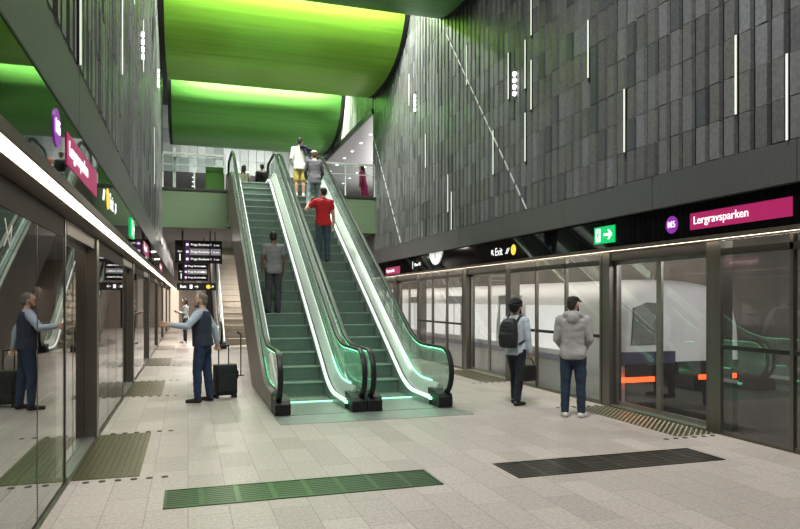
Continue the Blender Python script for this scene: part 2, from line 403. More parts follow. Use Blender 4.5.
# tactile paving in front of the doors, with round studs
MATD = mat('bronze_tread', (.075,.066,.030), .35, .5, .25, 30); MATL = mat('pale_slot', (.38,.345,.24), .5)
def tactile(s, gx, y0, y1, label, detail):
    x0, x1 = (gx+.035, gx+.62) if s < 0 else (gx-.62, gx-.035)
    t = thing('tactile_paving', ((x0+x1)/2, (y0+y1)/2, 0), label, 'tactile paving')
    MB().box((x0, y0, .0005), (x1, y1, .004)).build('plate', MATL, t, smooth=False)
    mb = MB(); n = 10; w = (x1-x0)/n
    if s > 0:
        def clip(P, f):
            Q = []
            for i in range(len(P)):
                u, v = P[i], P[(i+1)%len(P)]; fu, fv = f(u), f(v)
                if fu >= 0: Q.append(u)
                if (fu >= 0) != (fv >= 0):
                    k_ = fu/(fu-fv); Q.append((u[0]+(v[0]-u[0])*k_, u[1]+(v[1]-u[1])*k_))
            return Q
        q = y0-(x1-x0)
        while q < y1:
            P = [(x0-.1,q-.1),(x0-.1,q-.1+.058),(x1+.1,q+(x1-x0)+.1+.058),(x1+.1,q+(x1-x0)+.1)]
            for f in (lambda p_: p_[0]-x0, lambda p_: x1-p_[0], lambda p_: p_[1]-y0, lambda p_: y1-p_[1]): P = clip(P, f) if len(P) > 2 else []
            if len(P) > 2: mb.prism(P, lambda a_,b_:(a_,b_,.004), lambda a_,b_:(a_,b_,.0075))
            q += .085
        n = 0
    for i in range(n):
        if detail:
            m_ = 22; L_ = (y1-y0)/m_
            for j in range(m_): mb.box((x0+i*w-.004, y0+j*L_+.012, .004), (x0+i*w+.008, y0+(j+1)*L_-.012, .0088))
            mb.box((x0+i*w+.009, y0, .004), (x0+(i+1)*w-.003, y1, .0075))
        else: mb.box((x0+i*w+.003, y0, .004), (x0+(i+1)*w-.016, y1, .006))
    mb.build('ribs', MATD, t, smooth=False)
    if detail:
        for yy in (y0-.09, y1+.07):
            for i in range(6):
                xx = (gx+.17+i*.135) if s < 0 else (gx-.17-i*.135)
                MB().cyl((xx,yy,.0), (xx,yy,.006), .032, .028, 14).build('stud', BLACK, t)
for s, gx, side in ((-1, GL, 'left'), (1, GR, 'right')):
    for k in range(6):
        y0 = 6.79 + 5.6*k
        tactile(s, gx, y0-.08, y0+2.08 if s < 0 else y0+2.2, f'{ORD[k]} bronze ribbed tactile paving from the camera, before the {side} doors', k < 3)

# floor gratings
def grating(x0, x1, y0, y1, label, m):
    t = thing('floor_grating', ((x0+x1)/2, (y0+y1)/2, 0), label, 'grating')
    MB().box((x0,y0,.0005),(x1,y1,.003)).build('tray', mat('grating_tray',(.012,.012,.01),.5), t, smooth=False)
    fr = MB()
    for a, b in (((x0,y0),(x1,y0+.02)),((x0,y1-.02),(x1,y1)),((x0,y0),(x0+.02,y1)),((x1-.02,y0),(x1,y1))): fr.box((*a,.003),(*b,.0075))
    fr.build('frame', m, t, smooth=False)
    mb = MB(); n = 9; w = (y1-y0-.04)/n
    for i in range(n):
        yy = y0+.02+i*w
        mb.box((x0+.02,yy+.012,.003),(x1-.02,yy+w-.014,.0048))
    mb.build('slats', m, t, smooth=False)
    for i in range(1,8):
        xx = x0 + (x1-x0)*i/8
        MB().box((xx-.022,y0+.02,.003),(xx+.022,y1-.02,.0055)).build('crossbar', m, t, smooth=False)
grating(-.19, 2.18, 5.59, 6.13, 'long metal floor grating with painted green reflection in the middle foreground', mat('green_reflection_slat', (.028,.075,.022), .35, .5))  # green of the mirrored vaults put into the slat colour
grating(2.92, 5.29, 5.58, 6.14, 'long dark bronze floor grating at the right, before the doors', mat('dark_bronze_slat', (.045,.038,.024), .3, .6))

# ------------------------------------------------------------------ mezzanine, soffits, upper concourse
GREENP = mat('green_fascia', (.105,.16,.09), .4, .1, .05, 2, stretch=(.2,1,6))
HOLE = (.6, 2.3, 29.5, 33.9)
mb = MB()
mb.box((-5,21.92,3.9),(12,HOLE[2],ZM)); mb.box((-5,HOLE[3],3.9),(12,60,ZM)); mb.box((-5,HOLE[2],3.9),(HOLE[0],HOLE[3],ZM)); mb.box((HOLE[1],HOLE[2],3.9),(12,HOLE[3],ZM))
struct(mb.build('floor_upper', CONC, None, smooth=False))
# green clad front of the upper floor, in pieces beside and between the escalators
mb = MB()
for a, b in ((XL-.04,1.2),(3.93,XR+.04)): mb.box((a,21.86,3.9),(b,21.92,5.06))
mb.box((1.2,21.86,3.9),(3.93,21.92,4.6))
struct(mb.build('trim_16', GREENP, None, smooth=False))
mb = MB()
for a, b in ((XL-.04,1.2),(3.93,XR+.04)): mb.box((a,21.82,5.06),(b,21.95,5.13))
struct(mb.build('trim_17', DARK, None, smooth=False))
SOFF = mat('soffit_metal', (.36,.345,.345), .35, .3, .04)
slab('ceiling_upper', (XR+.02, YW, ZS), (12, 60, ZS+.1), SOFF); slab('ceiling_rear', (-5, 35.5, ZS), (XR+.02, 60, ZS+.1), SOFF)
slab('trim_18', (XR-.03, YW, ZS-.06), (XR+.05, 35.5, ZS+.12), BLACK)
tiled_wall('wall_end', 0, -1, 0, .3, 0, .3, LTILE) if False else None
def tiled_wall_y(name, y, x0, x1, z0, z1):
    rnd = random.Random(11); mb = MB(); p = .42
    for i in range(int((x1-x0)/p)+1):
        for r_ in range(int((z1-z0)/.72)+1):
            x = x0+i*p; z = z0+r_*.72; d = rnd.uniform(.03,.07)
            if x+p > x1+.3: continue
            mb.box((x+.015, y-d, z+.006), (x+p-.015, y+.05, z+.714), None, rnd.random())
    mb.box((x0, y, z0), (x1, y+.1, z1), None, 0)
    return struct(mb.build(name, LTILE, None, smooth=False))
tiled_wall_y('wall_far_upper', 35.5, -5, XR+.02, ZS, 11.4)
tiled_wall('wall_right_upper', XR+.07, 1, YW+.1, 35.5, ZS+.12, 11.4, LTILE, .3, .6, 9)
slab('trim_19', (XR+.071, YW, ZS+.12), (XR+.2, 35.5, 11.4), CONC)
slab('wall_concourse', (-5, 60, ZM), (12, 60.2, ZS+.1), mat('concourse_wall', (.25,.25,.25), .6))
slab('wall_concourse_right', (12, YW, ZM), (12.2, 60, ZS), mat('concourse_wall', (.25,.25,.25), .6)); slab('wall_concourse_left', (-5.2, YW, ZM), (-5, 60, 11.4), mat('concourse_wall', (.25,.25,.25), .6))
slab('wall_return_right', (XR+.05, YW, ZM), (12.2, YW+.15, 11.4), CONC); slab('wall_return_left', (-5.2, YW, 3.9), (XL-.05, YW+.15, 11.4), CONC)

def downlight(x, y, label):
    t = thing('downlight', (x, y, ZS), label, 'light', 'downlights in the upper concourse ceiling')
    MB().cyl((x,y,ZS-.012),(x,y,ZS-.002), .075, .08, 16).build('rim', ALU, t)
    MB().cyl((x,y,ZS-.016),(x,y,ZS-.0125), .058, .058, 16).build('lens', SPOTW, t)
for i, y in enumerate((25.2,26.7,28.3,29.8,31.4,33.,34.6,36.2)):
    for j, x in enumerate((6.78, 8.16)):
        downlight(x, y, f'small round downlight in the soffit right of the vaults, {("near","far")[j]} row, {ORD[i]} along')
for i, y in enumerate((36.8,38.2,39.7)):
    downlight(.26, y, f'small round white downlight low behind the left glass railing, {("top","middle","bottom")[i]} of three in a row')

# glass railings on the upper floor
RAILP = mat('railing_paint', (.8,.8,.8), .45, .2)
def railing(x0, x1, label, n):
    t = thing('glass_railing', ((x0+x1)/2, 21.88, ZM), label, 'railing')
    for i in range(n):
        a = x0+(x1-x0)*i/n; b = x0+(x1-x0)*(i+1)/n
        MB().box((a+.02,21.885,5.14),(b-.02,21.897,6.12)).build('pane', RAILGLASS, t, smooth=False)
    for i in range(n+1):
        a = x0+(x1-x0)*i/n
        MB().box((a-.02,21.87,5.13),(a+.02,21.91,6.16)).build('post', RAILP, t, smooth=False)
    MB().box((x0,21.86,6.16),(x1,21.92,6.23)).build('handrail', RAILP, t, smooth=False)
    MB().box((x0,21.88,5.84),(x1,21.90,5.87)).build('rail', RAILP, t, smooth=False)
railing(-.74, 1.12, 'glass and steel railing on the upper floor left of the escalators', 2)
railing(4.0, 6.02, 'glass and steel railing on the upper floor right of the escalators', 2)
t = thing('white_post', (-.41,22.1,ZM), 'slim white upright post behind the left end of the upper railing', 'post')
MB().box((-.45,22.06,ZM),(-.36,22.14,6.42)).build('shaft', WHITE, t, smooth=False); MB().box((-.46,22.05,ZM),(-.35,22.15,ZM+.04)).build('foot', STEEL, t, smooth=False)
t = thing('green_cabinet', (.8,22.2,ZM), 'plain green cabinet standing behind the upper railing, left of the escalators', 'cabinet')
MB().box((.54,22.05,ZM+.06),(1.08,22.4,5.90)).build('body', mat('cabinet_green', (.10,.24,.035), .4), t, smooth=False)
MB().box((.56,22.07,ZM),(1.06,22.38,ZM+.06)).build('plinth', BLACK, t, smooth=False)

# ------------------------------------------------------------------ green barrel vaults
def vault(yc, zc, a, b, col, label, x0=-.60, x1=5.88):
    t = thing('green_vault', (2.6, yc, zc), label, 'ceiling vault')
    n = 72; ex = 2/2.5
    pr = lambda k: [(yc + k*a*math.copysign(abs(cos(u))**ex, cos(u)), zc + k*b*math.copysign(abs(sin(u))**ex, sin(u))) for u in (2*PI*i/n for i in range(n))]
    MB().prism(pr(1), lambda p,q:(x0,p,q), lambda p,q:(x1,p,q)).build('cladding', col, t)
    for p0, p1 in ((x0-.13, x0-.004), (x1+.004, x1+.13)):
        MB().prism(pr(.996), lambda p,q:(p0,p,q), lambda p,q:(p1,p,q)).build('gap_shade', BLACK, t)  # black plate drawn for the shadow in the gap beside the wall
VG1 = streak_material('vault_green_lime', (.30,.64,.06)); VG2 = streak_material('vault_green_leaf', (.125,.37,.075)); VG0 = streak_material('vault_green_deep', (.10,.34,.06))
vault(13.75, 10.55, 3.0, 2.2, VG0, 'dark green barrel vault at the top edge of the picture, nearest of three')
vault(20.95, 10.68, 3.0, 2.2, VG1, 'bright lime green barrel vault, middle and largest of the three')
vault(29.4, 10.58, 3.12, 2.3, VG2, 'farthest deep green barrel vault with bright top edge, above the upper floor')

# ------------------------------------------------------------------ wall lights
def wall_line(x, sgn, y, z0, z1, label):
    hw = .010 if sgn > 0 else .006
    t = thing('wall_light', (x, y, z0), label, 'light')
    MB().box((min(x,x-sgn*.012), y-hw, z0), (max(x,x-sgn*.012), y+hw, z1)).build('diffuser', LED, t, smooth=False)
    MB().box((min(x,x+sgn*.05), y-hw-.004, z0), (max(x,x+sgn*.05), y+hw+.004, z1)).build('channel', DARK, t, smooth=False)
LR = [(5.43,3.335,4.245),(6.12,3.79,4.70),(8.20,3.79,4.70),(9.11,5.155,6.065),(10.96,5.155,6.065),(10.96,6.52,7.43),(11.18,5.61,6.52),(11.18,4.245,5.155),(11.87,5.61,6.52),(13.99,6.52,7.43),(16.8,5.155,6.065),(15.1,3.79,4.70),(14.9,3.335,4.245),(18.1,7.2,8.1),(12.6,4.245,5.155)]
LRN = ['rightmost, reaching down to the grey band','second from the right edge','third from the right, low','fourth from the right, high up',
       'just right of the four-lamp cluster, lower one','at the top edge, above the four-lamp cluster','second right of the four-lamp cluster, high','alone below the four-lamp cluster',
       'directly beside the nearer four-lamp cluster','high, right of the dashed diagonal line','midway up, among the far three','low, among the far three',
       'far one touching the grey band','farthest, high under the dark vault','low, just left of the dashed diagonal line']
for i, (y, a, b) in enumerate(LR):
    yy = YN + round((y-YN)/.23)*.23 + .0
    wall_line(XR-.02, 1, yy, a, b, 'thin light line on the right tiled wall, ' + LRN[i])
LL = [(5.26,3.335,4.4),(8.42,4.3,5.2),(12.29,5.6,6.5),(16.2,4.3,5.6),(10.3,5.9,6.8)]
for i, (y, a, b) in enumerate(LL):
    wall_line(XL+.02, -1, YN + round((y-YN)/.23)*.23, a, b, 'thin light line on the dark left wall, ' + ['nearest the camera','second from the camera','fourth from the camera, high up','farthest, low on the wall','third from the camera, at the top edge'][i])
def spots(x, sgn, y, z, label):
    t = thing('spotlight_cluster', (x, y, z), label, 'light')
    MB().box((min(x,x+sgn*.05), y-.05, z-.3), (max(x,x+sgn*.05), y+.05, z+.3)).build('backplate', DARK, t, smooth=False)
    for k in range(4):
        zz = z-.19+k*.127
        MB().cyl((x-sgn*.035,y,zz),(x,y,zz),.042,.045,14).build('lamp', SPOTW, t)
spots(XR-.01, 1, 11.68, 5.83, 'column of four bright round lamps on the right tiled wall, nearer one')
spots(XR-.01, 1, 17.66, 7.14, 'column of four bright round lamps on the right tiled wall, farther one')
spots(XL+.01, -1, 12.25, 6.0, 'column of four bright lamps on the left tiled wall, nearer one')
spots(XL+.01, -1, 18.61, 7.45, 'column of four bright lamps on the left tiled wall, farther one')
def slash(p0, p1, label):  # glowing dashes painted in for light reflected onto the tiles
    t = thing('diagonal_reflection', (XR, p1[0], p1[1]), label, 'light')
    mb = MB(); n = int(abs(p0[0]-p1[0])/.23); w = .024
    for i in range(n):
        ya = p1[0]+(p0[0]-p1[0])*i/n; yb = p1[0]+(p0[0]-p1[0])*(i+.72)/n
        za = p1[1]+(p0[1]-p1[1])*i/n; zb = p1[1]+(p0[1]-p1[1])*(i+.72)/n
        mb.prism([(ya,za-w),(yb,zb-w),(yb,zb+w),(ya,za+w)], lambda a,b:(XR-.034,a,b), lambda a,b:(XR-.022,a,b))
    mb.build('dashes', emit('slash_reflection_glow', (.92,.95,.9), .2, (.5,.5,.5)), t, smooth=False)
slash((15.3,8.2), (11.2,3.36), 'long dashed diagonal light reflection falling across the right tiled wall')
slash((22.1,7.3), (18.95,3.36), 'dashed diagonal light reflection at the far end of the right tiled wall, by the escalators')

# ------------------------------------------------------------------ signs on the fascias
def disc(mb, c, ax, up, r, th, n=28):
    c = Vector(c); ax = Vector(ax); up = Vector(up); nr = ax.cross(up)
    return mb.loft([[c + (ax*cos(2*PI*i/n)+up*sin(2*PI*i/n))*r + nr*k for i in range(n)] for k in (0, th)])
def quad(mb, c, ax, up, w, h, th):
    c = Vector(c); ax = Vector(ax)*w/2; up2 = Vector(up)*h/2; nr = Vector(ax).cross(up2).normalized()*th
    vs = [c-ax-up2, c+ax-up2, c+ax+up2, c-ax+up2]
    return mb.add(vs+[v+nr for v in vs], [(3,2,1,0),(4,5,6,7),(0,1,5,4),(1,2,6,5),(2,3,7,6),(3,0,4,7)])
def arrow(mb, c, ax, up, size, ang, th=.003):
    """arrow of shaft and head, pointing along ax rotated by ang"""
    c = Vector(c); a0 = Vector(ax); u0 = Vector(up); nr = a0.cross(u0)
    a = a0*cos(ang)+u0*sin(ang); u = -a0*sin(ang)+u0*cos(ang); s = size
    pts = [(-.5,-.09),(.18,-.09),(-.06,-.36),(.14,-.36),(.5,0),(.14,.36),(-.06,.36),(.18,.09),(-.5,.09)]
    n = len(pts); P = [c+a*(x*s)+u*(y*s) for x, y in pts]
    vs = P+[p+nr*th for p in P]
    return mb.add(vs, [tuple(range(n,2*n)), tuple(range(n-1,-1,-1))]+[(i,(i+1)%n,n+(i+1)%n,n+i) for i in range(n)])
def name_sign(x, ax, ya, yb, z0, z1, label, where):
    nr = Vector(ax).cross(Vector((0,0,1)))
    yc = (ya+yb)/2; t = thing('station_name_sign', (x, yc, z0), label, 'sign')
    quad(MB(), (x,yc,(z0+z1)/2), ax, (0,0,1), abs(yb-ya), z1-z0, .006).build('panel', PINK_E, t, smooth=False)
    st = ya if ax[1] > 0 else yb
    text('lettering', 'Lergravsparken', .142, (x+nr.x*.010, st+ax[1]*.06, (z0+z1)/2+.005), ax, (0,0,1), WHITE_E, t, 'LEFT', .002, .0006)
    return t
def line_badge(x, ax, y, z, label):
    nr = Vector(ax).cross(Vector((0,0,1))); t = thing('line_badge', (x,y,z), label, 'sign')
    disc(MB(), (x,y,z), ax, (0,0,1), .115, .006).build('disc', PURPLE_E, t)
    text('lettering', 'M5', .12, (x+nr.x*.010,y,z), ax, (0,0,1), WHITE_E, t, 'CENTER', .002, .0003)
def exit_text(x, ax, y0, z, flip, label):
    """arrow, Exit, escalator symbol and yellow disc, reading along ax"""
    d = ax[1]; nr = Vector(ax).cross(Vector((0,0,1))); t = thing('exit_lettering', (x,y0,z), label, 'sign')
    U = (0,0,1)
    seq = [('a',-.03),('t',.09),('e',.66),('d',.88)] if not flip else [('e',0),('d',.28),('t',.48),('a',1.08)]
    for k, o in seq:
        y = y0 + d*o
        if k == 'a': arrow(MB(), (x,y,z), ax, U, .16, R(135 if not flip else 45)).build('arrow', WHITE_E, t, smooth=False)
        if k == 't': text('lettering', 'Exit', .225, (x+nr.x*.003,y,z), ax, U, WHITE_E, t, 'LEFT', .0015, .0008)
        if k == 'd': disc(MB(), (x,y+d*.04,z), ax, U, .105, .004).build('disc', YEL_E, t)
        if k == 'e':
            mb = MB(); A = Vector(ax)
            for q in (-.035,.03):
                c = Vector((x,y,z))+A*q
                P = [c-A*.06+Vector((0,0,-.06)), c-A*.03+Vector((0,0,-.06)), c+A*.06+Vector((0,0,.05)), c+A*.03+Vector((0,0,.05))]
                mb.add(P+[p+nr*.003 for p in P], [(3,2,1,0),(4,5,6,7),(0,1,5,4),(1,2,6,5),(2,3,7,6),(3,0,4,7)])
            mb.build('escalator_symbol', WHITE_E, t, smooth=False)
def exit_sign(x, ax, y, z, label, w=.52, h=.26):
    d = ax[1]; nr = Vector(ax).cross(Vector((0,0,1))); t = thing('exit_sign', (x,y,z), label, 'sign'); U = Vector((0,0,1)); A = Vector(ax)
    quad(MB(), (x,y,z), ax, U, w, h, .02).build('panel', EXITG_E, t, smooth=False)
    fx = x + nr.x*.021
    arrow(MB(), Vector((fx,y,z))+A*.10, ax, U, .21, 0).build('arrow', WHITE_E, t, smooth=False)
    mb = MB(); quad(mb, Vector((fx,y,z))-A*.155, ax, U, .12, .20, .002); mb.build('doorway', WHITE_E, t, smooth=False)
    mb = MB(); c = Vector((fx+nr.x*.003,y,z))-A*.155
    disc(mb, c+A*.012+U*.062, ax, U, .016, .002, 12)
    for (p, q, w_) in (((.005,.04),(-.01,-.02),.03),((-.01,-.02),(-.045,-.05),.016),((-.005,-.02),(.025,-.05),.016),((.025,-.05),(.02,-.09),.014),((.005,.035),(.045,.01),.012),((.0,.035),(-.04,.02),.012)):
        P = c+A*p[0]+U*p[1]; Q = c+A*q[0]+U*q[1]; dd = (Q-P).normalized(); sd = dd.cross(nr)*w_/2
        vs = [P-sd,Q-sd,Q+sd,P+sd]; mb.add(vs+[v+nr*.002 for v in vs], [(3,2,1,0),(4,5,6,7),(0,1,5,4),(1,2,6,5),(2,3,7,6),(3,0,4,7)])
    mb.build('running_figure', EXITG_E, t, smooth=False)
RA, LA = (0,-1,0), (0,1,0); fxr, fxl = FR-.001, XL-.005
name_sign(fxr, RA, 5.51, 7.03, 2.54, 2.75, 'pink station name sign on the right black band, large and nearest', None)
line_badge(fxr, RA, 7.37, 2.645, 'round purple line badge left of the large pink name sign on the right band')
exit_sign(fxr, RA, 8.86, 2.65, 'green lit running-man exit sign with arrow on the right black band')
exit_text(fxr, RA, 12.82, 2.64, False, 'white exit lettering with arrow and yellow disc on the right black band')
name_sign(fxr, RA, 19.3, 20.8, 2.46, 2.68, 'small far pink name sign on the right black band beside the escalator', None)
t = thing('information_lettering', (fxr, 17.9, 2.64), 'small white lettering with an upright bar on the right band, beside the clock reflection', 'sign')
text('lettering', 'Metro M5', .13, (fxr-.002, 17.95, 2.64), RA, (0,0,1), WHITE_E, t); quad(MB(), (fxr,18.1,2.64), RA, (0,0,1), .035, .2, .003).build('bar', WHITE_E, t, smooth=False)
t = thing('clock_reflection', (fxr, 16.2, 3.06), 'round white clock reflection half hidden behind the grey band on the right', 'clock')  # disc built in place of a clock mirrored in the fascia
disc(MB(), (fxr,16.2,3.06), RA, (0,0,1), .5, .03, 40).build('face', emit('clock_reflection_face', (.9,.9,.88), .65, (.8,.8,.8)), t)
mb = MB(); quad(mb, (fxr-.031,16.2,2.90), RA, (0,0,1), .035, .36, .004); quad(mb, (fxr-.036,16.12,3.0), RA, (0,0,1), .30, .035, .004); mb.build('hands', BLACK, t, smooth=False)
line_badge(fxl, LA, 4.53, 2.70, 'purple line badge on the left black glass band, nearest the camera')
name_sign(fxl, LA, 4.87, 6.38, 2.55, 2.76, 'pink name sign on the left black glass band, nearest and steeply slanted in view', None)
exit_text(fxl, LA, 6.95, 2.66, True, 'white exit lettering with yellow disc on the left black glass band')
exit_sign(fxl, LA, 10.24, 2.665, 'green exit sign seen edge-on on the left black glass band')
name_sign(fxl, LA, 12.9, 14.5, 2.50, 2.72, 'pink name sign farther along the left black band, second of three', None)
name_sign(fxl, LA, 20.2, 22.0, 2.50, 2.72, 'pink name sign far along the left black band, third of three', None)

# hanging boards under the upper floor
def board(y, x0, x1, z0, z1, label, rows):
    t = thing('departure_board', ((x0+x1)/2, y, z0), label, 'sign'); A=(1,0,0); U=(0,0,1); W = x1-x0; H = z1-z0
    MB().box((x0,y,z0),(x1,y+.12,z1)).build('housing', BLACK, t, smooth=False)
    for xx in (x0+.15*W, x0+.85*W): MB().cyl((xx,y+.06,z1),(xx,y+.06,3.9),.02,.02,10).build('hanger', DARK, t)
    yf = y-.001
    if rows:
        quad(MB(), (x0+W*.595, yf, z0+H*.50), A, U, W*.74, H*.28, .003).build('highlight_row', GREY_E, t, smooth=False)
        quad(MB(), (x0+W*.255, yf-.001, z0+H*.5), A, U, W*.10, H*.96, .003).build('line_stripe', emit('purple_stripe', (.10,.015,.13), .6), t, smooth=False)
        text('platform_number', '1', H*.42, (x0+W*.10, yf-.003, z0+H*.24), A, U, WHITE_E, t, 'CENTER', .001, .004)
        text('platform_word', 'Spor', H*.10, (x0+W*.10, yf-.003, z0+H*.52), A, U, WHITE_E, t, 'CENTER', .001, .001)
        for q, mm in enumerate(('2 min', '10 min', '7 min')):
            zz = z0+H*(.82-.32*q)
            disc(MB(), (x0+W*.255,yf-.005,zz), A, U, H*.06, .003, 16).build('bullet', WHITE_E, t)
            text('lettering', 'Prags Boulevard', H*.135, (x0+W*.33, yf-.004, zz), A, U, WHITE_E, t, 'LEFT', .001, .0015)
            text('lettering', mm, H*.105, (x0+W*.94, yf-.004, zz-.01), A, U, WHITE_E, t, 'RIGHT', .001, .001)
    else:
        text('lettering', 'Exit', H*.5, (x0+W*.08, yf-.003, z0+H*.5), A, U, WHITE_E, t, 'LEFT', .001, .003)
        quad(MB(), (x0+W*.36, yf, z0+H*.5), A, U, H*.34, H*.5, .003).build('lift_symbol', WHITE_E, t, smooth=False)
        arrow(MB(), (x0+W*.50, yf, z0+H*.5), A, U, H*.5, 0).build('arrow', WHITE_E, t, smooth=False)
        disc(MB(), (x0+W*.80,yf,z0+H*.5), A, U, H*.28, .003, 20).build('disc', YEL_E, t)
        arrow(MB(), (x0+W*.91, yf, z0+H*.5), A, U, H*.38, R(45)).build('arrow', WHITE_E, t, smooth=False)
board(23.0, -.40, 1.08, 2.86, 3.60, 'large black hanging departure board, front and highest of the three', True)
board(25.5, -.34, .70, 2.35, 3.0, 'smaller departure board hanging behind and below the front one', True)
board(22.6, -.34, .87, 1.96, 2.20, 'black hanging exit board with arrow and yellow disc, lowest of three', False)

# white arrow mark on the near left glass
t = thing('glass_marking', (GL, 4.6, 2.05), 'white crossed mark on the near left glass, upper corner', 'marking')
mb = MB(); A=Vector((0,1,0)); U=Vector((0,0,1))
for (p,q) in (((-.10,-.08),(.10,.06)),((-.07,.09),(.05,-.08)),((.10,.06),(.05,-.08))):
    P = Vector((GL+.007,4.6,2.05))+A*p[0]+U*p[1]; Q = Vector((GL+.007,4.6,2.05))+A*q[0]+U*q[1]; sd = (Q-P).normalized().cross(Vector((1,0,0)))*.006
    vs=[P-sd,Q-sd,Q+sd,P+sd]; mb.add(vs+[v+Vector((.001,0,0)) for v in vs], [(3,2,1,0),(4,5,6,7),(0,1,5,4),(1,2,6,5),(2,3,7,6),(3,0,4,7)])
mb.build('strokes', WHITE, t, smooth=False)

# ------------------------------------------------------------------ escalators
YB, TAN = 11.1, math.tan(R(30)); YT = YB + ZM/TAN
def Ls(y):
    """nosing line: flat, 30 degree rise, flat, with rounded corners"""
    def ramp(t, w=.45):
        if t <= -w: return 0.
        if t >= w: return t
        return (t+w)**2/(4*w)
    return TAN*(ramp(y-YB) - ramp(y-YT))
YS = [9.95,10.3,10.6]+[10.65+.1*i for i in range(11)]+[12.5,14,16,18,19.2]+[19.45+.1*i for i in range(11)]+[20.9,21.4,21.75]
def ribbon(prof, ys=YS):
    """prof: closed list of (x, dz) carried along the nosing line"""
    return MB().loft([[Vector((x, y, Ls(y)+dz)) for x, dz in prof] for y in ys])
def handrail_path():
    P = []
    cb = (9.80, .55, .355); ct = (21.62, ZM+.55, .355)
    P.append(Vector((0, 10.02, .195)))
    for a in range(270, 89, -15): P.append(Vector((0, cb[0]+cb[2]*cos(R(a)), cb[1]+cb[2]*sin(R(a)))))
    P += [Vector((0, y, Ls(y)+.905)) for y in YS if 10.25 < y < 21.5]
    for a in range(90, -91, -15): P.append(Vector((0, ct[0]+ct[2]*cos(R(a)), ct[1]+ct[2]*sin(R(a)))))
    P.append(Vector((0, 21.4, ZM+.195)))
    return P
TRIML = emit('skirt_strip_light', (.93,1,.95), .62, (.8,.82,.8))
DECK = mat('deck_metal', (.60,.66,.62), .36, .35, .05, 8, stretch=(1,.1,.1))
NOSE = mat('step_nosing', (.24,.31,.27), .5, .2)
SKIRT = mat('skirt_metal', (.30,.36,.33), .4, .4)
BASEW = emit('white_base_led', (.80,1,.86), .8, (.8,.85,.8))
